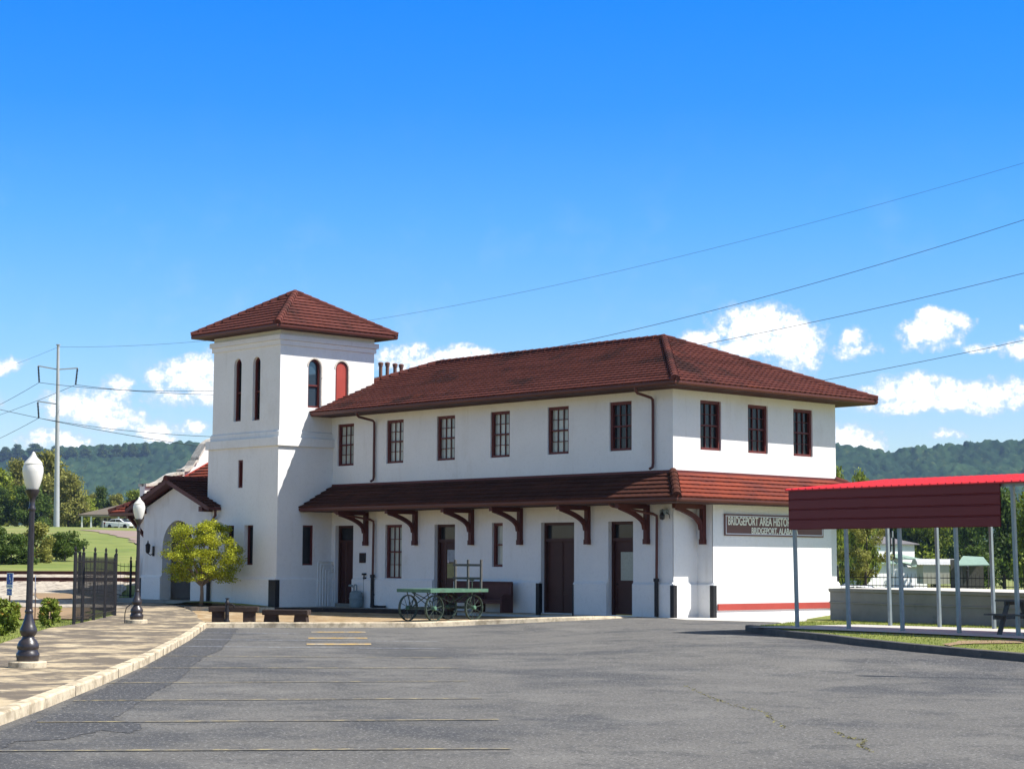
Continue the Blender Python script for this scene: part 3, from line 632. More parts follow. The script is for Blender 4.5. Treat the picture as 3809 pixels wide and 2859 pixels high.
# --- roofs
def tiles(mb,e0,e1,t0,t1,course=.30,pitch=.27,lift=.05,seg=6):
    """tiled slope: eave e0->e1, top t0->t1"""
    e0,e1,t0,t1=map(Vector,(e0,e1,t0,t1)); ax=(e1-e0).normalized(); 
    nrm=(e1-e0).cross(t0-e0).normalized()
    if nrm.z<0: nrm=-nrm
    # slope length measured perpendicular to the eave
    v=t0-e0; up=(v-ax*v.dot(ax)); Ls=up.length; up.normalize(); n=max(1,round(Ls/course)); h=Ls/n
    a0l,a0r=0.,(e1-e0).length; a1l=(t0-e0).dot(ax); a1r=(t1-e0).dot(ax)
    for i in range(n):
        f0,f1=i/n,(i+1)/n
        l0=a0l+(a1l-a0l)*f0; r0=a0r+(a1r-a0r)*f0; l1=a0l+(a1l-a0l)*f1; r1=a0r+(a1r-a0r)*f1
        lo,hi=max(l0,l1) if a1l>a0l+1e-6 else min(l0,l1), 0
        L_,R_=min(l0,l1),max(r0,r1); st=pitch/seg; ph=(i%2)*pitch*.5; k0=math.floor(L_/st); k1=math.ceil(R_/st); row=[]
        for k in range(k0,k1+1):
            a=k*st; al=min(max(a,l0),r0); at_=min(max(a,l1),r1)
            w=(k+ (seg//2 if i%2 else 0))%seg; wv=[0,.6,1,.6,.0,-.35][w] if seg==6 else 0
            wz=.006*wv; jit=.006*math.sin(k//seg*12.9+i*7.3)
            row.append((al,at_,wz,jit,al))
        base=len(mb.V)
        for (al,au,wz,j,_) in row:
            mb.V.append(e0+ax*al+up*(i*h-.02+j-.018*max(0,wz/.006))+nrm*(lift+wz)); mb.V.append(e0+ax*au+up*((i+1)*h+.0)+nrm*(.004+wz*.6)); mb.V.append(e0+ax*al+up*(i*h-.02+j)+nrm*(-.012))
        for q in range(len(row)-1):
            b=base+3*q
            mb.F.append((b,b+3,b+4,b+1)); mb.F.append((b+2,b+5,b+3,b))
def tileobj(name,m,parent,faces,**k):
    mb=MB()
    for f in faces: tiles(mb,*f,**k)
    o=mesh(name,mb.V,mb.F,m,parent); return o
def hipcap(mb,a,b,r=.13,ln=.38):
    a=Vector(a);b=Vector(b); n=max(1,round((b-a).length/ln)); d=(b-a).normalized(); s_=d.cross(Vector((0,0,1))).normalized(); u_=s_.cross(d).normalized()
    for i in range(n):
        p=a.lerp(b,i/n); q=a.lerp(b,(i+1)/n)+d*.03; base=len(mb.V)
        for c,rr in ((p,r*1.12),(q,r*.9)):
            for k in range(7):
                t=math.pi*k/6; mb.V.append(c+s_*rr*math.cos(t)*(1.15 if k in (0,6) else 1)+u_*(rr*math.sin(t)*.85-(.09 if k in (0,6) else .02)))
        for k in range(6): mb.F.append((base+k,base+k+1,base+8+k,base+7+k))
        mb.F.append(tuple(base+k for k in range(7)))
def eaves(parent,loop,z,inner,drop=.13,gut=.12,mg='gut'):
    """fascia + gutter along a rectangular eave loop [(x,y)...] closed=False, soffit to inner loop"""
    n=len(loop); mb=MB(); prof=[(0,.03),(.0,-drop),(.05,-drop-.0),(.05,-.10),(.09,-.11),(.115,-.05),(.115,.0),(.105,.0),(.10,-.05),(.06,-.08),(.05,.0)]
    rings=[]
    for i,(x,y) in enumerate(loop):
        a=Vector(loop[i-1]) if i>0 else None; b=Vector(loop[i+1]) if i<n-1 else None; p=Vector((x,y))
        ns=[]
        if a is not None: d=(p-a).normalized(); ns.append(Vector((d.y,-d.x)))
        if b is not None: d=(b-p).normalized(); ns.append(Vector((d.y,-d.x)))
        m_=sum(ns,Vector((0,0)))
        if len(ns)==2: m_=m_/(m_.length_squared/2)
        rings.append([Vector((x+m_.x*(o-.1),y+m_.y*(o-.1),z+zz)) for o,zz in prof])
    k=len(prof)
    for i in range(n-1): mb.add(rings[i]+rings[i+1],[(j,(j+1)%k,(j+1)%k+k,j+k) for j in range(k)])
    mb.add(rings[0],[tuple(range(k))]); mb.add(rings[-1],[tuple(range(k))])
    g=mb.build('gutter',M_[mg],parent)
    s=MB()
    for i in range(n-1):
        (x0,y0),(x1,y1)=loop[i],loop[i+1]; (a0,b0),(a1,b1)=inner[i],inner[i+1]
        s.add([(x0,y0,z-drop+.0),(x1,y1,z-drop+.0),(a1,b1,z-drop+.002),(a0,b0,z-drop+.002)],[(0,1,2,3)])
    s.build('soffit',M_['soffit'],parent)
# main roof
ov=1.02; ze=7.24; zr=9.36; X0,X1,Y0,Y1=XL-ov,ov,-ov,8.22+ov; ym=(Y0+Y1)/2; k=(Y1-Y0)/2
R1=(X1-k,ym,zr); R0=(-16.05,ym,zr)
fr=tileobj('roof',M_['tile'],depot,[((X0,Y0,ze),(X1,Y0,ze),R0,R1),((X1,Y0,ze),(X1,Y1,ze),R1,R1),((X1,Y1,ze),(X0,Y1,ze),R1,R0),((X0,Y1,ze),(X0,Y0,ze),R0,R0)])
mb=MB(); hipcap(mb,(X1,Y0,ze+.05),Vector(R1)+Vector((0,0,.05))); hipcap(mb,(X1,Y1,ze+.05),Vector(R1)+Vector((0,0,.05))); hipcap(mb,Vector(R1)+Vector((0,0,.05)),Vector(R0)+Vector((0,0,.05))); hipcap(mb,(X0,Y0,ze+.05),Vector(R0)+Vector((0,0,.05))); hipcap(mb,(X0,Y1,ze+.05),Vector(R0)+Vector((0,0,.05)))
mesh('ridge_cap',mb.V,mb.F,M_['tile'],depot)
eaves(depot,[(X0,Y0),(X1,Y0),(X1,Y1),(X0,Y1),(X0,Y0)],ze-.03,[(XL,0),(0,0),(0,8.22),(XL,8.22),(XL,0)])
# canopy
co=1.55; zc=3.66; zj=4.49; CX0=-17.5
cy=8.22+co
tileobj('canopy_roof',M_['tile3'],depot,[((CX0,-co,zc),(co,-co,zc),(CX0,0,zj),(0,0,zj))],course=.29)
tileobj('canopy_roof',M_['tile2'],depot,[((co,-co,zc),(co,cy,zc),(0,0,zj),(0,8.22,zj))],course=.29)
tileobj('canopy_roof',M_['tile'],depot,[((co,cy,zc),(-8,cy,zc),(0,8.22,zj),(-8,8.22,zj))],course=.29)
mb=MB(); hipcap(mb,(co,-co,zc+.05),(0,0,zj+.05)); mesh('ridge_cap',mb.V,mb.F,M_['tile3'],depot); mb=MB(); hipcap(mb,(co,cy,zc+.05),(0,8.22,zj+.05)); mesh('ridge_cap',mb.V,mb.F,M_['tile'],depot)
mb=MB(); FS.box(mb,-17.3,.03,zj-.02,zj+.07,-.03,0); FE.box(mb,0.,8.25,zj-.02,zj+.07,-.03,0); mb.build('flashing',M_['frame'],depot)
eaves(depot,[(CX0,-co),(co,-co),(co,cy),(-8,cy)],zc-.03,[(CX0,0),(0,0),(0,8.22),(-8,8.22)])
# brackets
def bracket(x,y):
    mb=MB(); w=.15; 
    mb.box(x-w/2,x+w/2,y-.15,y,2.28,3.49); mb.box(x-w/2-.012,x+w/2+.012,y-.17,y,2.26,2.42)
    mb.box(x-w/2,x+w/2,y-1.42,y-.15,3.36,3.495)
    pts=[]; 
    for i in range(9):
        t=i/8; pts.append(Vector((x,y-.15-1.13*(t**1.55),2.72+.66*(t**.62))))
    for a,b in zip(pts,pts[1:]): mb.beam(a,b+(b-a)*.06,.12,.13,(0,0,1) if abs((b-a).normalized().z)<.9 else (0,1,0))
    return mb.build('bracket',M_['trim'],depot)
for x in (-15.15,-12.34,-9.32,-6.86,-3.67,-1.06): bracket(x,-.0)
bracket(.30,1.11); bracket(.30+.2,8.0) if False else None
# downspouts
def spout(pts,lowblack=True,r=.045):
    mb=MB(); mb.tube(pts,r,8); o=mb.build('downspout',M_['gut'],depot,True)
for x in (-14.72,-.78):
    spout([(x+.12,-1.0,7.1),(x+.12,-.98,6.98),(x+.09,-.88,6.93),(x,-.16,6.84),(x,-.085,6.78),(x,-.075,6.6),(x,-.075,4.78),(x,-.1,4.66),(x-.03,-.2,4.6)])
for x,xs in ((-14.66,-15.3),(-.6,-1.35)):
    spout([(xs,-1.45,3.55),(xs,-1.43,3.47),(xs+.05,-1.35,3.42),(x-.05,-.22,3.2),(x,-.11,3.14),(x,-.1,3.),(x,-.12,1.12)])
    mb=MB(); mb.tube([(x,-.13,1.16),(x,-.13,.02)],.065,8); mb.tube([(x,-.13,1.2),(x,-.13,1.1)],.09,8); mb.build('downspout_boot',M_['black'],depot,True)
# tower
TX0,TX1,TY0,TY1=-21.75,-17.376,-2.438,2.01
FT=Face((0,TY0,0),(1,0,0),(0,-1,0)); FTE=Face((TX1,0,0),(0,1,0),(1,0,0))
wallp('tower_wall',(0,TY0,0),(1,0,0),UP,rect(TX0,TX1,6.2,10.4),[archp(-20.36,-19.87,6.96,9.36),archp(-19.12,-18.64,6.94,9.34)],.22,M_['stucco'],depot,(0,-1,0))
wallp('tower_wall',(TX1,0,0),(0,1,0),UP,rect(TY0,TY1,6.2,10.4),[archp(-1.15,-.55,7.42,9.26),archp(.14,.74,7.7,9.27)],.2,M_['stucco'],depot,(1,0,0))
mb=MB(); mb.add([(TX0,TY0,6.2),(TX0,TY1,6.2),(TX0,TY1,10.4),(TX0,TY0,10.4)],[(0,1,2,3)]); mb.add([(TX0,TY1,0),(TX1,TY1,0),(TX1,TY1,10.4),(TX0,TY1,10.4)],[(0,1,2,3)]); mb.build('tower_wall',M_['stucco'],depot)
e=.09
FT2=Face((0,TY0-e,0),(1,0,0),(0,-1,0)); FTE2=Face((TX1+e,0,0),(0,1,0),(1,0,0))
wallp('tower_wall',(0,TY0-e,0),(1,0,0),UP,rect(TX0-e-.03,TX1+e,-.3,5.95),[rect(-19.86,-19.54,4.42,5.47),rect(-19.38,-18.8,1.53,3.01),rect(-20.62,-20.05,1.53,3.01)],.3,M_['stucco'],depot,(0,-1,0))
wallp('tower_wall',(TX1+e,0,0),(0,1,0),UP,rect(TY0-e,.3,-.3,5.95),[rect(-1.36,-.85,1.53,3.01)],.3,M_['stucco'],depot,(1,0,0))
mb=MB(); mb.add([(TX0-e-.03,TY0-e,-.3),(TX0-e-.03,2,-.3),(TX0-e-.03,2,5.95),(TX0-e-.03,TY0-e,5.95)],[(0,1,2,3)]); mb.build('tower_wall',M_['stucco'],depot)
def belt(z0,z1,pr,ch=.0):
    mb=MB(); x0,x1,y0,y1=TX0-pr,TX1+pr,TY0-pr,TY1+pr
    mb.add([(x0,y0,z0),(x1,y0,z0),(x1,y1,z0),(x0,y1,z0),(x0,y0,z1),(x1,y0,z1),(x1,y1,z1),(x0,y1,z1),
            (TX0-.01,TY0-.01,z1+ch),(TX1+.01,TY0-.01,z1+ch),(TX1+.01,TY1+.01,z1+ch),(TX0-.01,TY1+.01,z1+ch)],
      [(0,1,5,4),(1,2,6,5),(2,3,7,6),(3,0,4,7),(0,3,2,1),(4,5,9,8),(5,6,10,9),(6,7,11,10),(7,4,8,11),(8,9,10,11)])
    mb.build('tower_band',M_['stucco'],depot)
belt(5.93,6.24,.19,.03); belt(6.26,6.46,.06,.05); belt(9.69,9.87,.06,.0); belt(9.875,10.06,.13,.01)
plinth(FT2,TX0-e-.03,TX1+e+.07,depot); plinth(FTE2,TY0-e-.07,.0,depot)
mb=MB(); mb.box(-17.62-.02,-17.205,TY0-e-.095,TY0-e-.07,.0,.99); mb.box(-17.216,-17.19,TY0-e-.07,TY0-e+.08,.0,.99); mb.build('corner_guard',M_['guard'],depot)
def archwin(face,a,b,c,d,rec,glass,fm='frame',shut=False):
    P=archp(a,b,c,d,12); fw=.07; ins=archp(a+fw,b-fw,c+fw,d-fw,12); mb=MB()
    V=[face.p(x,z,rec-.05) for x,z in P]+[face.p(x,z,rec-.05) for x,z in ins]+[face.p(x,z,rec+.05) for x,z in ins]; n=len(P)
    mb.add(V,[(i,(i+1)%n,(i+1)%n+n,i+n) for i in range(n)]+[(i+n,(i+1)%n+n,(i+1)%n+2*n,i+2*n) for i in range(n)])
    w=mb.build('window',M_[fm],depot)
    g=MB(); zz=rec+.04 if not shut else rec-.03
    tri=tessellate_polygon([[Vector((x,z,0)) for x,z in ins]]); g.add([face.p(x,z,zz) for x,z in ins],[tuple(t) for t in tri]); g.build('pane' if not shut else 'shutter',M_[glass],w)
    if not shut:
        s=MB(); zm=c+(d-c)*.46; face.box(s,a+fw,b-fw,zm-.03,zm+.03,rec-.02,rec+.03); s.build('sash',M_[fm],w)
    t=MB(); n2=14; cx=(a+b)/2; r=(b-a)/2; pr=[]
    for kk in range(n2+1):
        an=math.pi*kk/n2; pr.append((cx+r*math.cos(an),d-r+r*math.sin(an)))
    return w
archwin(FT,-20.36,-19.87,6.96,9.36,.16,'paned'); archwin(FT,-19.12,-18.64,6.94,9.34,.16,'paned')
archwin(FTE,-1.15,-.55,7.42,9.26,.12,'blueglass'); archwin(FTE,.14,.74,7.7,9.27,.07,'red','frame',True)
for (a,b,c,d) in ((-1.15,-.55,7.42,9.26),(.14,.74,7.7,9.27)):
    mb=MB(); cx=(a+b)/2; r=(b-a)/2; n2=14; P=[]
    for kk in range(n2+1): an=math.pi*kk/n2; P.append((math.cos(an),math.sin(an)))
    inn=[FTE.p(cx+r*x,d-r+r*y,0) for x,y in P]; out=[FTE.p(cx+(r+.06)*x,d-r+(r+.06)*y,0) for x,y in P]; of=Vector((.02,0,0))
    inn=[FTE.p(cx+r,c,0)]+inn; out=[FTE.p(cx+r+.06,c,0)]+out
    if a<0: pass
    V=[p+of for p in inn]+[p+of for p in out]+out; m_=len(inn)
    mb.add(V,[(i,i+1,i+1+m_,i+m_) for i in range(m_-1)]+[(i+m_,i+1+m_,i+1+2*m_,i+2*m_) for i in range(m_-1)]); mb.build('window_surround',M_['cap'],depot)
def slit(face,a,b,c,d,rec,glass):
    mb=MB(); fw=.06; face.box(mb,a,a+fw,c,d,rec-.05,rec+.05); face.box(mb,b-fw,b,c,d,rec-.05,rec+.05); face.box(mb,a+fw,b-fw,c,c+fw,rec-.05,rec+.05); face.box(mb,a+fw,b-fw,d-fw,d,rec-.05,rec+.05)
    w=mb.build('window',M_['frame'],depot); g=MB(); face.box(g,a+fw,b-fw,c+fw,d-fw,rec+.02,rec+.03); g.build('pane',M_[glass],w)
slit(FT2,-19.86,-19.54,4.42,5.47,.10,'frame'); slit(FT2,-19.38,-18.8,1.53,3.01,.22,'paned'); slit(FT2,-20.62,-20.05,1.53,3.01,.22,'paned'); slit(FTE2,-1.36,-.85,1.53,3.01,.12,'paned')
to=.64; tz=10.38; ax_,ay_=(TX0+TX1)/2,(TY0+TY1)/2; AP=(ax_,ay_,12.06)
q=[(TX0-to,TY0-to),(TX1+to,TY0-to),(TX1+to,TY1+to),(TX0-to,TY1+to)]
tileobj('tower_roof',M_['tile'],depot,[((*q[i],tz),(*q[(i+1)%4],tz),AP,AP) for i in range(4)],course=.30)
mb=MB()
for c in q: hipcap(mb,(*c,tz+.05),Vector(AP)+Vector((0,0,.06)),.12,.34)
mesh('ridge_cap',mb.V,mb.F,M_['tile'],depot)
eaves(depot,q+[q[0]],tz-.03,[(TX0,TY0),(TX1,TY0),(TX1,TY1),(TX0,TY1),(TX0,TY0)],drop=.11)
# vent pipes behind the hip
for px,py in ((1817,712),(1876,712),(1943,722),(1998,728)):
    p=aty(650+px*.42174,1050+py*.42174,5.0); mb=MB(); mb.lathe([(.075,-1.6),(.075,-.12),(.1,-.12),(.1,-.06),(.085,-.05),(.115,-.04),(.115,.0),(.06,.04),(.0,.05)],12); mb.build('vent_pipe',mat('brown_vent',(.16,.085,.07),.5,.1,4) if px==1817 else bpy.data.materials['brown_vent'],depot,True,loc=p)
# conduits on the tower's side, electrical
for i in range(5):
    y0=-.72+.11*i; z1=1.66-.09*i; mb=MB(); X=TX1+e+.1+.02*i
    mb.tube([(X,y0,.02),(X,y0,z1-.05),(X,y0+.04,z1),(X,.0,z1)],.022,6); mb.build('conduit',M_['white'],depot,True)
# one-storey wing west of the tower
WY=0.0; WX0,WX1=-30.,-21.7
mb=MB(); mb.add([(WX0,WY,-.3),(WX1,WY,-.3),(WX1,WY,4.2),(WX0,WY,4.2)],[(0,1,2,3)]); mb.add([(WX0,8.2,-.3),(WX1,8.2,-.3),(WX1,8.2,4.2),(WX0,8.2,4.2)],[(0,1,2,3)]); mb.build('wing_wall',M_['stucco'],depot)
def rakez(y): return 3.70+(min(y,8.2-y)+1.25)*.525
prof=[(-.28,4.93),(.25,4.97),(.55,5.08),(.85,5.27),(1.12,5.42),(1.45,5.49),(1.62,5.50),(1.62,5.62),(1.85,5.66),(2.05,5.8),(2.2,6.02),(2.34,6.05),(2.34,6.18),(2.5,6.42),(2.75,6.78),(3.1,7.0),(3.5,7.12),(4.1,7.16)]
full=prof+[(8.2-y,z) for y,z in prof[-2::-1]]
poly=[Vector((WX0,y,z-.12)) for y,z in full]+[Vector((WX0,8.48,-.3)),Vector((WX0,-.28,-.3))]
mb=MB(); mb.prism(poly,(-.38,0,0)); mb.build('parapet',M_['stucco'],depot)
V=[];F=[]
for (y,z) in full: V+=[(WX0+.12,y,z-.12),(WX0+.12,y,z),(WX0-.52,y,z),(WX0-.52,y,z-.12)]
for i in range(len(full)-1):
    for j in range(4): F.append((4*i+j,4*i+(j+1)%4,4*(i+1)+(j+1)%4,4*(i+1)+j))
F.append((0,1,2,3)); F.append(tuple(4*(len(full)-1)+j for j in range(4)))
mbc=MB(); mbc.V=[Vector(v) for v in V]; mbc.F=F; mbc.build('parapet_coping',M_['cap'],depot)
EY=-1.25; WR=6.51
tileobj('wing_roof',M_['tile2'],depot,[((WX0,EY,3.70),(WX1+.3,EY,3.70),(WX0,4.1,WR),(WX1+.3,4.1,WR)),((WX1+.3,9.45,3.70),(WX0,9.45,3.70),(WX1+.3,4.1,WR),(WX0,4.1,WR)),
  ((WX0-1.25,EY,3.70),(WX0,EY,3.70),(WX0,EY+1.25,4.35),(WX0,EY+1.25,4.35)),((WX0-1.25,9.45,3.7),(WX0-1.25,EY,3.7),(WX0-.0,9.45-1.25,4.35),(WX0,EY+1.25,4.35))],course=.3)
mb=MB(); hipcap(mb,(WX0-1.25,EY,3.75),(WX0-.3,EY+.95,4.25)); mesh('ridge_cap',mb.V,mb.F,M_['tile'],depot)
mb=MB(); mb.beam((WX0+.03,-.1,rakez(-.1)+.06),(WX0+.03,4.1,rakez(4.1)+.06),.05,.06); mb.build('flashing',M_['red'],depot)
eaves(depot,[(WX0-1.25,9.4),(WX0-1.25,EY),(WX1+.2,EY)],3.67,[(WX0,8.2),(WX0,0),(WX1,0)])
mb=MB(); mb.beam((WX0+.15,-.03,2.4),(WX0+.15,-1.1,3.5),.12,.13); mb.box(WX0+.08,WX0+.22,-1.2,0,3.42,3.54); mb.box(WX0+.08,WX0+.22,-.14,0,2.1,3.42); mb.build('bracket',M_['trim'],depot)
# porch
PY=-2.56; PX0,PX1,PC=-26.35,-21.52,-23.92
FP=Face((0,PY,0),(1,0,0),(0,-1,0))
wallp('porch_wall',(0,PY,0),(1,0,0),UP,[(PX0,-.3),(PX1,-.3),(PX1,3.72),(PC,4.62),(PX0,3.72)],[archp(-24.93,-22.76,.13,3.25,16)],.42,M_['stucco2'],depot,(0,-1,0))
mb=MB(); mb.add([(PX0,PY,-.3),(PX0,0,-.3),(PX0,0,3.9),(PX0,PY,3.9)],[(0,1,2,3)]); mb.build('porch_wall',M_['stucco2'],depot); mb=MB(); mb.add([(PX1,PY,-.3),(PX1,TY0,-.3),(PX1,TY0,3.9),(PX1,PY,3.9)],[(0,1,2,3)]); mb.build('porch_wall',M_['stucco2'],depot)
plinth(FP,PX0-.07,-24.93,depot,1.02,.08); plinth(FP,-22.76,PX1,depot,1.02,.08)
mb=MB(); FP.box(mb,PX0-.1,PX0+.02,.1,.98,-.12,0); mb.build('corner_guard',M_['guard'],depot)
mb=MB(); mb.box(PX0-2.4,PX1+.2,-3.2,0,-.2,.14); mb.build('porch_step',M_['greyconc'],depot)
PEX=2.92
def pr_(y0,y1): return [((PC-PEX,y1,3.76),(PC-PEX,y0,3.76),(PC,y1,4.86),(PC,y0,4.86)),((PC+PEX,y0,3.76),(PC+PEX,y1,3.76),(PC,y0,4.86),(PC,y1,4.86))]
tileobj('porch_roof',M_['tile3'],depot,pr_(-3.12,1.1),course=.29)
mb=MB(); hipcap(mb,(PC,-3.15,4.9),(PC,1.,4.9)); mesh('ridge_cap',mb.V,mb.F,M_['tile'],depot)
mb=MB()
for sg in (-1,1):
    mb.beam((PC,-3.08,4.77),(PC+sg*(PEX-.02),-3.08,3.67),.05,.17); 
    mb.beam((PC+sg*(PEX+.03),-3.1,3.66),(PC+sg*(PEX+.03),TY0-.1,3.66),.1,.12)
    mb.add([(PC,-3.08,4.72),(PC+sg*PEX,-3.08,3.62),(PC+sg*PEX,PY+.0,3.62),(PC,PY+.0,4.72)],[(0,1,2,3)])
    mb.box(PC+sg*2.35-.12,PC+sg*2.35+.12,-3.05,PY,3.55,3.75)
mb.build('bargeboard',M_['trim'],depot)
mb=MB(); mb.tube([(PC+PEX,-2.75,3.6),(PC+PEX-.03,-2.72,3.4),(PX1+.12,-2.62,3.2),(PX1+.05,-2.62,3.05),(PX1+.03,-2.64,1.1)],.055,8); mb.build('downspout',M_['gut'],depot,True)
mb=MB(); mb.tube([(PX1+.03,-2.68,1.1),(PX1+.03,-2.68,.1)],.07,8); mb.build('downspout_boot',M_['black'],depot,True)
mb=MB(); mb.add([(PX0,-.02,.1),(PX1-.3,-.02,.1),(PX1-.3,-.02,4),(PX0,-.02,4)],[(0,1,2,3)]); mb.build('porch_wall',mat('tan_plaster',(.38,.31,.25),.9,.1,2),depot)
FPB=Face((0,-.02,0),(1,0,0),(0,-1,0)); window(FPB,-27.0+1.1,-25.1,1.1,3.0,depot,2,2,rec=.0,glass='pane'); window(FPB,-23.9,-23.2,1.1,3.0,depot,2,2,rec=.0,glass='paned')
mb=MB(); FPB.box(mb,-24.9,-22.4,.1,1.0,-.02,0); mb.build('wainscot',M_['door'],depot)
# ---------------------------------------------------------------- things on or by the building
def text(s,size,m,parent,name='lettering',ext=.004,offset=.0,sx=1.):
    cu=bpy.data.curves.new(name,'FONT'); cu.body=s; cu.size=size; cu.extrude=ext; cu.offset=offset; cu.align_x='LEFT'
    o=bpy.data.objects.new('tmp',cu); C.objects.link(o); dg=bpy.context.evaluated_depsgraph_get(); me=bpy.data.meshes.new_from_object(o.evaluated_get(dg))
    bpy.data.objects.remove(o); me.materials.clear(); me.materials.append(m); q=bpy.data.objects.new(name,me); C.objects.link(q); q.parent=parent
    me.transform(Matrix.Diagonal((sx,1,1,1))); return q
sg=empty('wall_sign','long brown painted sign with white border on the station end wall','sign',(BAYX+.02,1.62,2.88),math.pi/2)
mb=MB(); mb.box(0,4.98,-.03,0,-.34,.34); mb.build('board',M_['signbrown'],sg)
mb=MB(); a=.045
for x0,x1,z0,z1 in ((a,4.98-a,.34-a-.03,.34-a),(a,4.98-a,-.34+a,-.34+a+.03),(a,a+.03,-.34+a+.03,.34-a-.03),(4.98-a-.03,4.98-a,-.34+a+.03,.34-a-.03)): mb.box(x0,x1,-.036,-.03,z0,z1)
mb.build('border',M_['signwhite'],sg)
t1=text('BRIDGEPORT AREA HISTORICAL',.37,M_['signlet'],sg,offset=.006); t1.rotation_euler=(math.pi/2,0,0); t1.location=(.14,-.036,.0)
w1=max(v.co.x for v in t1.data.vertices); t1.data.transform(Matrix.Diagonal((3.62/w1,1,1,1)))
t2=text('BRIDGEPORT, ALABAMA',.275,M_['signlet'],sg,offset=.004); w2=max(v.co.x for v in t2.data.vertices); t2.data.transform(Matrix.Diagonal((2.35/w2,1,1,1))); t2.rotation_euler=(math.pi/2,0,0); t2.location=(1.28,-.036,-.26)
pq=empty('wall_plaque','small dark rectangular plaque beside the first narrow door','plaque',(-15.38,-.005,1.81)); mb=MB(); mb.bevbox(-.17,.17,-.05,0,-.18,.18,.012); mb.build('plate',M_['black'],pq)
mb=MB(); mb.box(-.14,.14,-.056,-.05,.13,.15); mb.box(-.14,.14,-.056,-.05,-.15,-.13); mb.build('rim',M_['trim'],pq)
# lantern on the porch
ln=empty('wall_lantern','black wall lantern on the white wall left of the porch arch','lamp',(-25.55,PY-.0,2.05))
mb=MB(); mb.lathe([(.0,-.22),(.03,-.2),(.085,-.1),(.09,0),(.085,.1),(.03,.2),(0,.22)],12); mb.xform(Matrix.Rotation(math.pi/2,4,'X')@Matrix.Identity(4)); 
mb=MB(); mb.bevbox(-.06,.06,-.05,0,-.2,.2,.02); mb.tube([(0,-.04,-.1),(0,-.16,-.16),(0,-.26,-.1)],.02,6); mb.build('bracket',M_['black'],ln)
mb=MB(); mb.lathe([(.03,-.1),(.07,-.06),(.09,.0),(.1,.2),(.115,.22),(.06,.3),(.03,.32),(.02,.4),(0,.43)],8,(0,-.28,0)); mb.build('lantern_head',M_['black'],ln)
mb=MB(); mb.lathe([(.075,.0),(.092,.17)],8,(0,-.28,0)); mb.xform(Matrix.Identity(4)); 
sl_=empty('security_light','small grey globe camera hanging under the canopy corner','camera',(-.28,-.2,3.15))
mb=MB(); mb.lathe([(.0,-.15),(.07,-.12),(.085,-.04),(.085,.0),(.06,.06),(.02,.1),(.02,.2)],12); mb.build('dome',M_['paned'],sl_,True); mb=MB(); mb.bevbox(-.12,.12,.0,.18,.02,.18,.03); mb.build('housing',M_['gas'],sl_)
mb=MB(); mb.tube([(.1,.05,.1),(.25,.05,.02),(.22,.1,-.1)],.012,6); mb.build('cable',M_['black'],sl_)
# gas meter
gm=empty('gas_meter','squat grey gas meter with curled pipes against the station wall','gas meter',(-15.9,-.55,0))
gx=at(*z5(575,1245),0.)+Vector((.43,-.46,0)); gm.location=(gx.x,gx.y,0)
mb=MB(); mb.lathe([(.0,.0),(.2,.0),(.24,.06),(.25,.22),(.255,.3),(.27,.32),(.27,.35),(.25,.37),(.24,.52),(.16,.6),(0,.62)],16); mb.build('body',M_['gas'],gm,True)
mb=MB(); mb.tube([(-.14,0,.6),(-.14,0,.78),(-.1,0,.83),(-.02,0,.83),(.02,0,.78),(.02,0,.6)],.025,8); mb.tube([(-.14,0,.72),(-.3,-.02,.78)],.02,8); mb.lathe([(0,0),(.09,.01),(.09,.06),(0,.08)],12,(-.3,-.02,.76)); mb.build('pipe',M_['gas'],gm,True)
sd_=empty('shut_off_key','dark upright T handle rod standing behind the gas meter','tool',(gx.x+.10,gx.y+.27,0)); mb=MB(); mb.tube([(0,0,0),(0,0,1.22)],.02,8); mb.box(-.1,.1,-.03,.03,1.18,1.25); mb.box(-.03,.1,-.03,.03,1.05,1.1); mb.build('rod',M_['black'],sd_)
mb=MB(); mb.tube([(.0,0,.0),(.3,-.1,.0)],.01,6); 
hs_=empty('garden_hose','black hose coiled at the foot of the downspout','hose',(gx.x+1.15,gx.y+.1,.02)); mb=MB(); pts=[(.34*math.cos(a)*(1+.02*k_),.2*math.sin(a),.02+.012*k_) for k_ in range(4) for a in np.linspace(0,6.28,16)]; mb.tube(pts,.022,5); mb.tube([(-.34,0,.03),(-.5,.05,.1),(-.42,.1,.4),(-.46,.15,.45),(-.38,.15,.46)],.02,5); mb.build('coil',M_['black'],hs_)
# wooden station bench against the wall
bA=at(*z5(1500,1295),0.); bB=at(*z5(2050,1298),0.); bl=(bB-bA).length
wb=empty('wooden_bench','red brown high backed bench against the wall behind the green cart','bench',(-8.3,-.5,0),0)
mb=MB()
for k in range(1): mb.bevbox(-1.45,1.45,.05,.09,.42,.98,.01)
mb.bevbox(-1.45,1.45,.03,.11,.98,1.03,.012); mb.build('backrest',M_['benchwood'],wb)
mb=MB(); mb.bevbox(-1.45,1.45,-.38,.06,.40,.44,.01); mb.box(-1.4,1.4,-.36,-.33,.3,.4); mb.build('seat',M_['benchwood'],wb)
for x in (-1.45,0,1.37):
    mb=MB(); mb.prism([(x,-.4,0),(x,.12,0),(x,.12,.98),(x,.05,.98),(x,.02,.6),(x,-.3,.62),(x,-.4,.56)],(.08,0,0)); mb.build('leg',M_['benchwood'],wb)
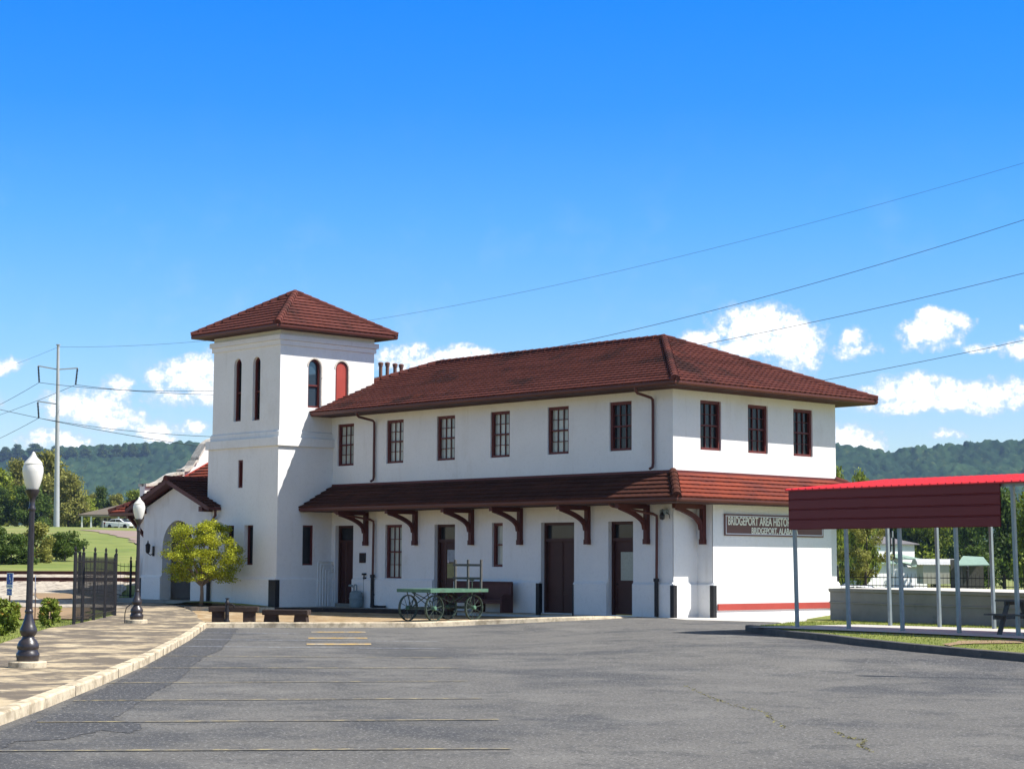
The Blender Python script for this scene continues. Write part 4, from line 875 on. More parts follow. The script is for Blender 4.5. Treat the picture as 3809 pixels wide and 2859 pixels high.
# ---------------------------------------------------------------- baggage cart
w1_=hit(*z5(1265,1378),zplaza); w2_=hit(*z5(1600,1366),zplaza); w3_=hit(*z5(1015,1380),zplaza)
ex=(w2_-w1_); ex.z=0; Lw=1.74; ex=Vector((-.11,.99,0)).normalized()
ct=empty('baggage_cart','long green four wheeled baggage cart with spoked iron wheels','cart',(w1_.x,w1_.y,w1_.z),math.atan2(ex.y,ex.x))
ey=Vector((-ex.y,ex.x,0)); wd=(w3_-w1_).dot(ey); Wd=1.06; R_=.385
def wheel(x,y,lab=None):
    mb=MB(); n=28; V=[];F=[]
    for k in range(n):
        a=2*math.pi*k/n
        for r,yy in ((R_,-.04),(R_,.04),(R_-.022,.04),(R_-.022,-.04)): V.append((r*math.cos(a),yy,r*math.sin(a)))
    for k in range(n):
        for j in range(4): F.append((4*k+j,4*k+(j+1)%4,4*((k+1)%n)+(j+1)%4,4*((k+1)%n)+j))
    mb.add(V,F); o=mb.build('wheel',M_['greend'],ct,loc=(x,y,R_))
    s=MB()
    for k in range(10):
        a=2*math.pi*k/10+.2; s.tube([(.05*math.cos(a),(.03 if k%2 else -.03),.05*math.sin(a)),((R_-.015)*math.cos(a),0,(R_-.015)*math.sin(a))],.0085,6)
    s.build('spokes',M_['greend'],o)
    h=MB(); h.tube([(0,-.07,0),(0,-.05,0),(0,.05,0),(0,.07,0)],[.045,.065,.065,.045],12); h.build('hub',M_['green'],o,True)
    return o
for x in (0.0,Lw):
    for y in (0.0,Wd): wheel(x,y)
mb=MB(); n=8
for k in range(n): mb.box(-.30,Lw+.45,-.12+(Wd+.24)*k/n+.004,-.12+(Wd+.24)*(k+1)/n-.004,.90,.945)
mb.build('deck',M_['green'],ct)
mb=MB(); mb.box(-.33,Lw+.48,-.16,-.12,.85,.95); mb.box(-.33,Lw+.48,Wd+.12,Wd+.16,.85,.95); mb.box(-.34,-.30,-.12,Wd+.12,.85,.95); mb.box(Lw+.45,Lw+.49,-.12,Wd+.12,.85,.95); mb.build('deck_frame',M_['green'],ct)
for x in (0.,Lw):
    mb=MB(); mb.tube([(x,0,R_),(x,Wd,R_)],.025,8); mb.box(x-.04,x+.04,.1,Wd-.1,R_-.04,R_+.04); mb.build('axle',M_['greend'],ct)
    mb=MB()
    for y in (.12,Wd-.12):
        mb.tube([(x,y,R_),(x-.18,y,.86)],.016,6); mb.tube([(x,y,R_),(x+.18,y,.86)],.016,6)
    mb.tube([(x,.12,R_),(x,Wd-.12,.86)],.014,6); mb.tube([(x,Wd-.12,R_),(x,.12,.86)],.014,6)
    mb.build('brace',M_['greend'],ct)
mb=MB(); mb.tube([(0,Wd/2,R_),(Lw,Wd/2,R_)],.02,6); mb.tube([(0,.15,.86),(Lw/2,.15,.55),(Lw,.15,.86)],.014,6); mb.tube([(0,Wd-.15,.86),(Lw/2,Wd-.15,.55),(Lw,Wd-.15,.86)],.014,6); mb.build('truss_rod',M_['greend'],ct)
# slatted end rack: two cross rails and three uprights, at the far end across the cart
mb=MB(); rx=Lw+.32
for y in (.0,Wd/2,Wd): mb.box(rx-.02,rx+.035,y-.03,y+.03,.94,1.82)
for z in (1.22,1.62): mb.box(rx-.045,rx-.02,-.06,Wd+.06,z,z+.07)
mb.build('end_rack',M_['oldwood'],ct)
mb=MB(); mb.tube([(Lw+.3,Wd/2,.3),(Lw+.5,Wd/2,.75),(Lw+.46,Wd/2-.05,1.2)],.02,6); mb.tube([(Lw+.46,Wd/2-.13,1.2),(Lw+.46,Wd/2+.05,1.2)],.02,6); mb.build('handle',M_['greend'],ct)
# ---------------------------------------------------------------- stone benches, hand pump
def slabbench(name,label,pa,pb,rot,ht=.43,hl=.75,sp=-.05):
    a=hit(*pa,zplaza); b=hit(*pb,zplaza); c=(a+b)/2; Lb=.95
    o=empty(name,label,'bench',(c.x,c.y,c.z),math.atan2(b.y-a.y,b.x-a.x)+rot)
    mb=MB(); mb.bevbox(-hl,hl,-.2,.22,ht-.16,ht,.025); s=mb.build('seat',M_['stone'],o)
    for sg_ in (-1,1):
        mb=MB(); x=sg_*.46; mb.prism([(x-.17,-.16,ht-.16),(x+.17,-.16,ht-.16),(x+.17+sp,-.16,-.03),(x-.17-sp,-.16,-.03)],(0,.32,0)); mb.build('leg',M_['stone'],o)
    return o
slabbench('stone_bench','dark stone slab bench on the plaza behind the black hand pump',z4(375,1452),z4(665,1452),math.radians(-10),.46,.73,.0)
slabbench('stone_bench','dark stone slab bench with splayed legs, nearer the green cart than its twin',z4(868,1453),z4(1100,1453),math.radians(-20),.37,.70,.03)
pp=hit(*z4(460,1455),zplaza); pu=empty('hand_pump','slim black cast iron hand pump in front of a stone bench','pump',pp,math.radians(40))
mb=MB(); mb.lathe([(.085,0),(.085,.05),(.065,.08),(.06,.2),(.068,.22),(.06,.24),(.058,.52),(.075,.54),(.075,.58),(.05,.62),(.03,.66),(.045,.68),(.045,.71),(0,.72)],14); mb.build('body',M_['black'],pu,True)
mb=MB(); mb.tube([(0.04,0,.52),(.12,0,.53),(.19,0,.5),(.22,0,.45)],[.03,.032,.028,.032],8); mb.build('spout',M_['black'],pu,True)
mb=MB(); mb.tube([(-.06,0,.70),(.06,0,.70)],.015,6); mb.tube([(0.22,0,.49),(.36,.0,.47)],.014,6); mb.build('handle',M_['black'],pu)
# ---------------------------------------------------------------- lamp posts
def lamp(name,label,px,py,group,lean=(0,0)):
    p=hit(px,py,zwalk) if name else None
    return lamp_at(label,p,lean,group)
def lamp_at(label,p,lean,group):
    o=empty('street_lamp',label,'street lamp',p,0,group); o.rotation_euler=(lean[0],lean[1],0)
    mb=MB(); mb.lathe([(.30,-.1),(.30,.085),(.285,.1),(.0,.1)],28); b=mb.build('footing',M_['kerb'],o,True)
    mb=MB(); n=32
    pr=[(.175,.1),(.175,.15),(.185,.17),(.185,.22),(.16,.25),(.155,.28),(.175,.31),(.17,.36),(.14,.42),(.10,.46),(.095,.49),(.125,.53),(.14,.57),(.135,.61),(.11,.66),(.082,.74),(.062,.84),(.058,.86),(.068,.88),(.068,.90),(.055,.92)]
    mb.lathe(pr,n); mb.build('base',M_['lamp'],o,True)
    mb=MB(); V=[];F=[];ns=16   # fluted shaft
    zs=[.9,1.3,1.8,2.3,2.52]; 
    for z in zs:
        r=.054-(z-.9)*.006
        for k in range(ns*2): a=2*math.pi*k/(ns*2); rr=r if k%2 else r*.86; V.append((rr*math.cos(a),rr*math.sin(a),z))
    for i in range(len(zs)-1):
        for k in range(ns*2): F.append((i*ns*2+k,i*ns*2+(k+1)%(ns*2),(i+1)*ns*2+(k+1)%(ns*2),(i+1)*ns*2+k))
    mb.add(V,F); mb.build('shaft',M_['lamp'],o)
    mb=MB(); mb.lathe([(.048,2.5),(.058,2.52),(.058,2.55),(.046,2.57),(.046,2.66),(.05,2.68),(.05,2.70),(.075,2.74),(.11,2.80),(.115,2.84),(.09,2.85),(0,2.85)],20); mb.build('fitter',M_['lamp'],o,True)
    mb=MB(); mb.lathe([(.085,2.84),(.115,2.90),(.148,3.02),(.166,3.13),(.162,3.20),(.143,3.245),(.150,3.26),(.115,3.31),(.065,3.36),(.05,3.38),(.03,3.42),(.022,3.44),(.0,3.46)],24); mb.build('globe',M_['globe'],o,True)
    return o
lp1=hit(*zA(188,1163),zwalk); lp2=hit(*zA(936,860),zwalk)
GL='black lamp posts with white globes beside the parking lot'
lamp_at('nearer fluted black lamp post with white globe on the left walkway',lp1,(0,0),GL)
l2=lamp_at('farther black lamp post with white globe standing in front of the porch',lp2,(0,0),GL)
tc_=hit(3203,2512,H); hh=4.3; k_=hh*SUN.z**-1; lb=Vector((tc_.x+SUN.x*k_,tc_.y+SUN.y*k_,0)); lb.z=0
l3=lamp_at('tall black lamp post just beyond the right edge, casting its shadow on the asphalt',lb,(0,0),GL); l3.scale=(.8,.8,hh/3.46)
cb=empty('conduit_stub','thin bent pipe standing beside the footing of the farther lamp post','pipe',lp2+Vector((-.28,-.2,0))); mb=MB(); mb.tube([(-.0,0,.0),(-.0,0,.25),(.04,.02,.42),(.2,.1,.55)],.015,6); mb.build('pipe',M_['lamp'],cb)
# ---------------------------------------------------------------- iron fences
def fence(label,pts,h,posts,spacing=.11,pr=.045,br=.0085,zf=lambda x,y:-.05,spear=True,finial=True,group=None,lift=.06):
    o=empty('iron_fence',label,'fence',(0,0,0),0,group)
    pts=[Vector((p.x,p.y,0)) for p in pts]; tot=sum((b-a).length for a,b in zip(pts,pts[1:]))
    def along(d):
        for a,b in zip(pts,pts[1:]):
            l=(b-a).length
            if d<=l+1e-6: return a.lerp(b,d/l)
            d-=l
        return pts[-1]
    mb=MB(); n=int(tot/spacing)
    for i in range(1,n):
        p=along(i*spacing); z=zf(p.x,p.y); mb.tube([(p.x,p.y,z+lift),(p.x,p.y,z+h-.02),(p.x,p.y,z+h+.06)] if spear else [(p.x,p.y,z+lift),(p.x,p.y,z+h)],[br,br,.002] if spear else br,5)
    for zr_ in (lift+.12,h*.72,h-.1):
        for i in range(24):
            a=along(tot*i/24); b=along(tot*(i+1)/24); mb.beam((a.x,a.y,zf(a.x,a.y)+zr_),(b.x,b.y,zf(b.x,b.y)+zr_),.025,.03)
    mb.build('railing',M_['black'],o)
    for d in posts:
        p=along(d*tot); z=zf(p.x,p.y); mb=MB(); q=h+.12
        mb.box(-pr,pr,-pr,pr,-.1,q); mb.lathe([(pr*1.5,q),(pr*1.5,q+.03),(pr*.7,q+.05),(pr*.8,q+.08),(pr*1.2,q+.12),(pr*.9,q+.17),(0,q+.21)],8); mb.build('post',M_['black'],o,loc=(p.x,p.y,z))
    return o
fA=hit(*zA(505,868),zwalk); f5=hit(*Cz(1890,1275),zwalk); f2=hit(*Cz(1455,1390),zwalk); f3=hit(*Cz(1645,1350),zwalk); f4=hit(*Cz(1780,1312),zwalk)
tot=(f5-fA).length
fence('tall black iron fence along the walkway with dense pickets and ball topped posts',[fA,f5],1.78,[0,(f2-fA).length/tot,(f3-fA).length/tot,(f4-fA).length/tot,1],.105,pr=.032,br=.0068)
g0=atd(*Cz(1290,930),80); g1=atd(*Cz(2235,975),80)
fence('lower black iron fence beside the railway track beyond the tall fence',[Vector(g0),Vector(g1)],1.5,[.0,.02,.46,.62,.9,1],.16,.035,.008,zf=lambda x,y:max(T(x,y),.02))
# ---------------------------------------------------------------- parking signs
def hsign(label,base,top,wpx,yaw,plateh,z0):
    o=empty('parking_sign',label,'sign',base,yaw)
    mb=MB(); mb.box(-.02,.02,-.012,.012,-.1,z0+.05); mb.build('post',mat('rusty_post',(.10,.045,.03),.8,.2,6),o)
    mb=MB(); mb.bevbox(-.15,.15,-.018,-.012,z0,z0+.40,.002); pl=mb.build('plate',M_['blue'],o)
    mb=MB()
    for a in ((-.15,.15,z0+.388,z0+.40),(-.15,.15,z0,z0+.10),(-.15,-.14,z0+.1,z0+.388),(.14,.15,z0+.1,z0+.388)): mb.box(a[0],a[1],-.024,-.0185,a[2],a[3])
    c=(0,z0+.20); 
    for k in range(18):     # wheel ring, open at the back
        a0=-2.4+k*.24; a1=a0+.24; mb.beam((c[0]+.062*math.cos(a0),-.022,c[1]+.062*math.sin(a0)),(c[0]+.062*math.cos(a1),-.022,c[1]+.062*math.sin(a1)),.004,.016,(0,1,0))
    mb.beam((-.012,-.022,c[1]+.11),(-.012,-.022,c[1]+.03),.018,.004,(0,1,0)); mb.beam((-.012,-.022,c[1]+.035),(.045,-.022,c[1]+.035),.018,.004,(0,1,0)); mb.beam((.045,-.022,c[1]+.035),(.075,-.022,c[1]-.05),.018,.004,(0,1,0)); mb.beam((-.012,-.022,c[1]+.075),(.03,-.022,c[1]+.075),.014,.004,(0,1,0))
    mb.tube([(-.012,-.0245,c[1]+.14),(-.012,-.019,c[1]+.14)],.02,10)
    mb.build('symbol',M_['white'],o)
    t=text('PARKING',.07,M_['blue'],o,ext=.001); w=max(v.co.x for v in t.data.vertices); t.rotation_euler=(math.pi/2,0,0); t.location=(-w/2,-.0255,z0+.025)
    mb=MB(); mb.bevbox(-.13,.13,-.018,-.012,z0-.19,z0-.01,.002); mb.build('plate',M_['white'],o)
    mb=MB(); mb.box(-.115,.115,-.022,-.0185,z0-.175,z0-.025); mb.build('panel',M_['blue'],o)
    t=text('ONLY',.09,M_['white'],o,ext=.001); w=max(v.co.x for v in t.data.vertices); t.rotation_euler=(math.pi/2,0,0); t.location=(-w/2,-.0235,z0-.135)
    return o
base1=hit(*Cz(140,1440),lambda x,y:-.05); base2=hit(*Cz(570,1445),lambda x,y:-.05)
s1=hsign('blue and white disabled parking sign nearest the left edge, facing the lot',base1,0,0,math.radians(20),.4,.98); s1.rotation_euler=(0,math.radians(1.5),math.radians(4))
s2=hsign('blue disabled parking sign turned nearly edge on, beside the small round bush',base2,0,0,0,.4,.92); s2.rotation_euler=(0,math.radians(3.0),math.radians(115-180+38))
# ---------------------------------------------------------------- foliage
def leaves(blobs,n,size,seed,flat=.0,shell=.45):
    r=np.random.default_rng(seed); B=np.array(blobs,float); vol=B[:,3]*B[:,4]*B[:,5]; pr=vol**.75/ (vol**.75).sum()
    idx=r.choice(len(B),n,p=pr); d=r.normal(size=(n,3)); d/=np.linalg.norm(d,axis=1)[:,None]; rad=r.random(n)**shell
    c=B[idx,:3]+d*rad[:,None]*B[idx,3:6]*(1+.12*r.normal(size=(n,1)))
    nn=d*.6+r.normal(size=(n,3))*.7+np.array([0,0,.35]); nn/=np.linalg.norm(nn,axis=1)[:,None]
    t=np.cross(nn,r.normal(size=(n,3))); t/=np.linalg.norm(t,axis=1)[:,None]; b=np.cross(nn,t)
    s=size*(.6+.8*r.random(n))[:,None]
    V=np.empty((n,4,3)); V[:,0]=c-t*s; V[:,1]=c-b*s*.5; V[:,2]=c+t*s; V[:,3]=c+b*s*.5
    V[:,0]+=nn*s*.15; V[:,2]-=nn*s*.2
    me=bpy.data.meshes.new('leaves'); me.vertices.add(4*n); me.loops.add(4*n); me.polygons.add(n)
    me.vertices.foreach_set('co',V.reshape(-1)); me.loops.foreach_set('vertex_index',np.arange(4*n,dtype=np.int32)); me.polygons.foreach_set('loop_start',np.arange(0,4*n,4,dtype=np.int32)); me.polygons.foreach_set('loop_total',np.full(n,4,dtype=np.int32)); me.update(); return me
def crown_blobs(r,h,w,base,n,sq=.8):
    B=[]
    for i in range(n):
        a=r.uniform(0,6.283); t=r.random(); z=base+(h-base)*(.08+.84*t); env=math.sin(math.pi*(.30+.66*t))**.55
        rr=w/2*env*math.sqrt(r.random())*.85; s=w*(.13+.12*r.random())
        B.append((rr*math.cos(a),rr*math.sin(a),z,s,s,s*sq))
    return B
VAR={}
def treemesh(seed,h=10.,w=7.,base=1.8,nb=34,n=5200,size=.34):
    r=np.random.default_rng(seed); B=crown_blobs(r,h,w,base,nb)
    cm=leaves(B,n,size,seed)
    mb=MB(); mb.tube([(0,0,-.5),(.05,0,h*.2),(-.1,.1,h*.45),(.1,0,h*.8)],[h*.028,h*.022,h*.015,h*.004],7)
    for i in range(9):
        b=B[i*3%len(B)]; z0=h*(.18+.05*i); mb.tube([(0,0,z0),(b[0]*.5,b[1]*.5,(z0+b[2])/2),(b[0],b[1],b[2])],[h*.011,h*.007,h*.003],5)
    t=mb.build('tmp',M_['bark2']); tm=t.data; bpy.data.objects.remove(t); return cm,tm
for i in range(5): VAR[i]=treemesh(20+i,10,7.5,.3,44+4*i,8500,.27)
def tree(name,label,loc,h,w,var,m,group=None,rz=0.,cat='tree',bark='bark2'):
    cm,tm=VAR[var]; o=empty(name,label,cat,loc,rz,group); s=(w/7.5,w/7.5,h/10.)
    key=(var,m); 
    if key not in VAR: c2=cm.copy(); c2.materials.clear(); c2.materials.append(M_[m]); VAR[key]=c2
    c=bpy.data.objects.new('crown',VAR[key]); C.objects.link(c); c.parent=o; c.scale=s
    t=bpy.data.objects.new('trunk',tm); C.objects.link(t); t.parent=o; t.scale=s; return o
def wtree(px0,px1,ytop,ybase,d,label,var,m,group,name='leafy_tree',rz=0):
    """tree by where it stands: photo columns, top and foot rows, distance in metres"""
    pc=(px0+px1)/2; a=atd(px0,ybase,d); b=atd(px1,ybase,d); top=atd(pc,ytop,d); p=atd(pc,ybase,d); g=T(p.x,p.y)
    return tree(name,label,(p.x,p.y,g-.1),top.z-g,(b-a).length,var,m,group,rz)
Dp=1.72197
GT='trees on the hill behind the railway'
TL=[(-160,-20,1000,'lf_mid',2,288,'tall green tree beyond the hill field, cut by the left edge'),(-60,50,1010,'lf_mid',0,292,'green hill tree left of the nearer lamp globe'),(20,110,1040,'lf_dark',1,284,'low dark tree behind the nearer lamp post'),
(55,150,975,'lf_grey',3,305,'tallest thin greyish tree behind the steel power pole'),(105,190,1020,'lf_grey',4,300,'greyish tree just right of the steel power pole'),(130,215,1068,'lf_mid',0,326,'low bright green tree between power pole and low house'),
(196,240,1052,'lf_dark',2,330,'narrow dark vine covered tree above the low hill house'),(228,275,1062,'lf_grey',1,330,'grey green tree behind the low hill house'),(262,320,1058,'lf_mid',3,340,'green tree above the low house roof near the station'),
(-40,30,1050,'lf_dark',4,284,'dark low tree at the foot of the tall left trees'),(150,200,1088,'lf_dark',1,328,'smallest dark tree at the field edge right of the power pole'),(0,70,995,'lf_grey',2,310,'pale thin topped tree behind the nearer lamp globe'),(-110,-40,985,'lf_mid',1,300,'tree outside the left edge'),(170,225,1066,'lf_grey',0,345,'pale green tree between the power pole and the low house roof'),(120,180,1050,'lf_mid',3,340,'round green tree directly right of the power pole foot')]
for i,(a,b,yt,m,v_,d,lab) in enumerate(TL): wtree(a*Dp,b*Dp,yt*Dp,1950,d,lab,v_,m,GT,rz=i*1.3)
GR='trees behind the concrete dock'
TR=[(1760,1835,1005,'lf_mid',3,190,'yellowish tree peeking beside the station end wall'),(1830,1900,1020,'lf_mid',0,200,'light green tree top just above the shelter roof start'),(1880,1990,1100,'lf_dark',1,265,'dark tree behind the white two storey house'),(1960,2080,1060,'lf_mid',2,262,'green tree between the white house and the pale shed'),
(2050,2150,1055,'lf_dark',3,235,'dark leafy tree above the pale metal shed'),(2110,2230,1052,'lf_dark',4,195,'large dark tree behind the picnic table'),(2180,2290,1040,'lf_mid',0,165,'green tree at the right edge beyond the last shelter post'),
(2060,2160,1180,'lf_dark',2,185,'low dark tree in front of the green roofed carport'),(1900,1990,1085,'lf_mid',4,275,'tree behind the grey roof of the white house'),(2260,2400,1040,'lf_dark',1,160,'dark tree just outside the right edge'),(1985,2050,1120,'lf_dark',0,262,'dense dark tree right of the white house'),(1780,1850,1085,'lf_dark',2,230,'dark tree low beside the station end wall')]
for i,(a,b,yt,m,v_,d,lab) in enumerate(TR): wtree(a*Dp,b*Dp,yt*Dp,2180,d,lab,v_,m,GR,rz=i*.9)
# thin tree in front of the house
def special(name,label,cat,loc,blobs,n,size,m,trunk,seed,bark='bark',shell=.45,group=None):
    o=empty(name,label,cat,loc,0,group); me=leaves(blobs,n,size,seed,shell=shell); me.materials.append(M_[m]); c=bpy.data.objects.new('crown',me); C.objects.link(c); c.parent=o
    if trunk:
        mb=MB()
        for pts,rs in trunk: mb.tube(pts,rs,8)
        mb.build('trunk',M_[bark],o,True)
    return o
r_=np.random.default_rng(5); p=atd(*Cc(500,815),118); g=T(p.x,p.y); Bl=[]
for i in range(34):
    a=r_.uniform(0,6.28); t=r_.random(); z=1.2+3.2*t; rr=1.75*math.sqrt(r_.random())*math.sin(math.pi*(.2+.75*t))**.5; Bl.append((rr*math.cos(a),rr*math.sin(a),z,.42,.42,.3))
special('young_tree','thin olive green tree in front of the white two storey house','tree',(p.x,p.y,g),Bl,5200,.085,'lf_grey',[([(0,0,-.2),(0,0,1.4),(.1,0,2.6),(0,.1,4)],[.09,.07,.05,.015])]+[([(0,0,1.+.2*i),(.8*math.cos(i*2.1),.8*math.sin(i*2.1),2+.25*i)],[.04,.012]) for i in range(7)],3,'bark2')
# maple by the porch
mp=Vector((-19.7,-4.15,.14)); r_=np.random.default_rng(11); Bl=[]; tw=[([(0,0,-.1),(.02,.0,.35),(-.02,0,.72)],[.085,.065,.055])]
xr=RH; 
for i in range(150):
    lay=r_.random(); z=.80+2.05*lay; wr_=1.42*math.sin(math.pi*(.25+.58*lay))**.6; a=r_.uniform(0,6.28); rr=wr_*math.sqrt(r_.random()); s=.20+.14*r_.random(); x_=rr*math.cos(a); y_=rr*math.sin(a); Bl.append((x_,y_,z+r_.normal()*.05,s,s,s*.62))
    if i%8==0: tw.append(([(-.02,0,.6+.15*(i%4)),(x_*.45,y_*.45,z*.6+.3),(x_,y_,z)],[.035,.02,.006]))
special('ornamental_maple','small yellow green tree with layered leaves beside the porch arch','tree',mp,Bl,24000,.035,'lf_yel',tw,4)
def bush(label,pb,w,h,seed,m='lf_bush',n=2200,size=.045,fn=lambda x,y:-.05,d=None,name='garden_bush',group=None):
    p=hit(*pb,fn); r=np.random.default_rng(seed); B=[]
    for i in range(26):
        a=r.uniform(0,6.28); t=r.random(); rr=w/2*.8*math.sqrt(r.random())*math.sin(math.pi*(.25+.6*t)); B.append((rr*math.cos(a),rr*math.sin(a),h*(.12+.75*t),w*.16,w*.16,w*.13))
    return special(name,label,'bush',p,B,n,size,m,[([(0,0,-.1),(.02,.02,h*.6)],[.03,.01]),([(0,0,0),(-w*.25,.02,h*.5)],[.02,.008]),([(0,0,0),(w*.25,.02,h*.55)],[.02,.008])],seed,group=group)
bush('small round yellow green bush beside the tall iron fence',Cz(815,1465),.66,.78,31,n=2600)
bush('larger green bush with orange leaves at the left edge behind the lamp post',zA(28,945),.92,.86,32,n=4200)
for i,(pb,w,h,lab) in enumerate([(zL3(170,1660+60),4.2,1.9,'dark shrub on the grassy bank at the left edge'),(zL3(560,1660),3.2,2.6,'tall grey green shrub behind the nearer lamp post'),(zL3(1000,1730),4.4,2.0,'broad dark shrub on the bank above the tall fence'),(zL3(-80,1700),3,2.2,'shrub on the bank cut by the left edge'),(zL3(790,1700),2.6,1.3,'low shrub between two larger ones on the grassy bank')]):
    p=atd(pb[0],pb[1],108+3*i); o=None
    r=np.random.default_rng(60+i); B=[]
    for k in range(40):
        a=r.uniform(0,6.28); t=r.random(); rr=w/2*.85*math.sqrt(r.random())*math.cos(t*1.25)**.5; B.append((rr*math.cos(a),rr*math.sin(a)*.6,h*(.05+.8*t),w*.12,w*.1,h*.13))
    special('wild_shrub',lab,'bush',(p.x,p.y,T(p.x,p.y)-.05),B,4200,.085,'lf_dark' if i!=1 else 'lf_grey',[([(0,0,-.2),(.1,0,h*.5)],[.06,.02])],60+i,group='shrubs on the bank')
# plant tub in the porch
pt=empty('planter','dark planter with black leafy shrub inside the porch arch','planter',(-23.3,-1.2,.14)); mb=MB(); mb.lathe([(.22,0),(.3,.4),(.33,.42),(.33,.46),(.27,.46),(.27,.42)],16); mb.build('pot',M_['black'],pt,True)
me=leaves([(x,0,.62,.3,.3,.22) for x in (-.35,0,.35)],900,.05,8); me.materials.append(M_['lf_dark']); c=bpy.data.objects.new('foliage',me); C.objects.link(c); c.parent=pt
# grass tufts for ragged lawn edges
def tufts(name,pts_fn,n,h,m,label):
    V=[];F=[]
    for i in range(n):
        x,y,z=pts_fn(); a=random.uniform(0,6.28); w=.006+.008*random.random(); hh_=h*(.5+random.random()); dx,dy=math.cos(a)*w,math.sin(a)*w; lx,ly=random.gauss(0,.3)*hh_,random.gauss(0,.3)*hh_; b=len(V)
        V+=[(x-dx,y-dy,z),(x+dx,y+dy,z),(x+lx,y+ly,z+hh_)]; F.append((b,b+1,b+2))
    return tag(mesh(name,V,F,m),label,'grass',kind='stuff')
M_['blade']=mat('grass_blade',(.25,.29,.06),.8,island=.35,trans=.3)
def inpoly(x,y,P):
    c=False;j=len(P)-1
    for i in range(len(P)):
        if (P[i][1]>y)!=(P[j][1]>y) and x<(P[j][0]-P[i][0])*(y-P[i][1])/(P[j][1]-P[i][1])+P[i][0]: c=not c
        j=i
    return c
pad_poly=[(9.2,-7.5),(22,-8.8),(22,-4.1),(9.2,-3.0)]
def fi():
    while True:
        x=random.uniform(5.5,24); y=random.uniform(-18,2)
        if inpoly(x,y,isl) and not inpoly(x,y,pad_poly): return x,y,zisl(x,y)-.003
tufts('lawn_grass',fi,16000,.035,M_['blade'],'short green grass around the picnic shelter')
def fv():
    while True:
        s=random.uniform(-17,-6); d=random.uniform(33,57); x,y=xy(s,d)
        if inpoly(x,y,vg): return x,y,-.052
tufts('verge_grass',fv,14000,.04,M_['blade'],'short grass between the walkway and the gravel')
# ---------------------------------------------------------------- railway
def track(label,dist,zt_,group):
    o=empty('railway_track',label,'railway track',(*xy(0,dist),zt_),math.atan2(RH[1],RH[0])+math.radians(.6),group)
    for yy in (-.72,.72):
        mb=MB(); P=[(-.07,-.17),(.07,-.17),(.07,-.155),(.012,-.13),(.012,-.045),(.036,-.035),(.036,0),(-.036,0),(-.036,-.035),(-.012,-.045),(-.012,-.13),(-.07,-.155)]
        mb.prism([(-70,yy+a,b) for a,b in P],(64,0,0)); mb.build('rail',M_['rail'],o)
    mb=MB()
    for i in range(110): mb.box(-70+i*.58,-70+i*.58+.24,-1.25,1.25,-.32,-.175+random.uniform(-.01,.012))
    mb.build('sleepers',M_['sleeper'],o); o.children[-1]['kind']='stuff' if o.children else None
    return o
GTk='parallel railway tracks left of the station'
track('nearer rusty railway track crossing the pale gravel',88,.87,GTk); track('farther rusty railway track at the foot of the grassy bank',95,1.12,GTk)
for (d0,d1,zt_) in ((85.8,90.6,.69),(92.8,97.6,.94)):
    V=[];F=[]; n=120
    for i in range(n+1):
        s=-66+i*.48
        for k,(dd,zz) in enumerate(((d0-.9,zt_-.25),(d0,zt_),(d1,zt_),(d1+.9,zt_-.2))):
            x,y=xy(s,dd+random.uniform(-.12,.12)); V.append((x,y,zz+random.uniform(-.03,.03)))
    for i in range(n):
        for k in range(3): F.append((i*4+k,(i+1)*4+k,(i+1)*4+k+1,i*4+k+1))
    tag(mesh('ballast',V,F,M_['gravel']),kind='structure')
# ---------------------------------------------------------------- picnic shelter
sh=empty('picnic_shelter','open picnic shelter with bright red metal roof and maroon siding','shelter',(9.95,-6.65,0),math.atan2(-.62,6.5))
def shz(u_,v_): a=math.atan2(-.62,6.5); return zisl(9.95+u_*math.cos(a)-v_*math.sin(a),-6.65+u_*math.sin(a)+v_*math.cos(a))
LR=10.5; DPt=3.55; rz0,rz1=3.50,3.84
mb=MB(); 
def rp(u_,v_,dz=0): return (u_,v_,rz0+(rz1-rz0)*(v_/DPt)+dz)
mb.add([rp(-.12,-.1),rp(LR,-.1),rp(LR,DPt+.1),rp(-.12,DPt+.1),rp(-.12,-.1,-.03),rp(LR,-.1,-.03),rp(LR,DPt+.1,-.03),rp(-.12,DPt+.1,-.03)],[(0,1,2,3),(7,6,5,4),(0,4,5,1),(1,5,6,2),(2,6,7,3),(3,7,4,0)])
k=0
while k*.228<LR: 
    u_=-.1+k*.228; mb.beam(rp(u_,-.12,.012),rp(u_,DPt+.12,.012),.035,.03); k+=1
mb.build('roof',M_['shred'],sh)
mb=MB(); 
FW=6.36; 
rows=[0,.245,.49,.735,.98]
for i in range(4):
    z0=2.51+rows[i]; z1=2.51+rows[i+1]
    mb.add([(-.06,-.02,z0),(FW,-.02,z0),(FW,-.045,z0+.02),(-.06,-.045,z0+.02),(-.06,-.045,z1-.03),(FW,-.045,z1-.03),(FW,-.02,z1-.012),(-.06,-.02,z1-.012),(-.06,-.02,z1),(FW,-.02,z1)],[(0,1,2,3),(3,2,5,4),(4,5,6,7),(7,6,9,8)])
mb.add([(-.06,-.015,2.51),(FW,-.015,2.51),(FW,-.015,3.49),(-.06,-.015,3.49)],[(0,1,2,3)]); mb.add([(-.06,-.045,2.51),(-.06,.05,2.51),(-.06,.05,3.49),(-.06,-.045,3.49)],[(0,1,2,3)])
mb.build('siding',M_['shfas'],sh)
mb=MB()
for v_ in (.06,DPt-.1): mb.beam((-.05,v_,rz0+(rz1-rz0)*v_/DPt-.07),(LR,v_,rz0+(rz1-rz0)*v_/DPt-.07),.06,.09)
k=0
while k*1.62<LR: mb.beam(rp(k*1.62,.06,-.06),rp(k*1.62,DPt-.1,-.06),.05,.06); k+=1
mb.build('rafters',M_['galv'],sh)
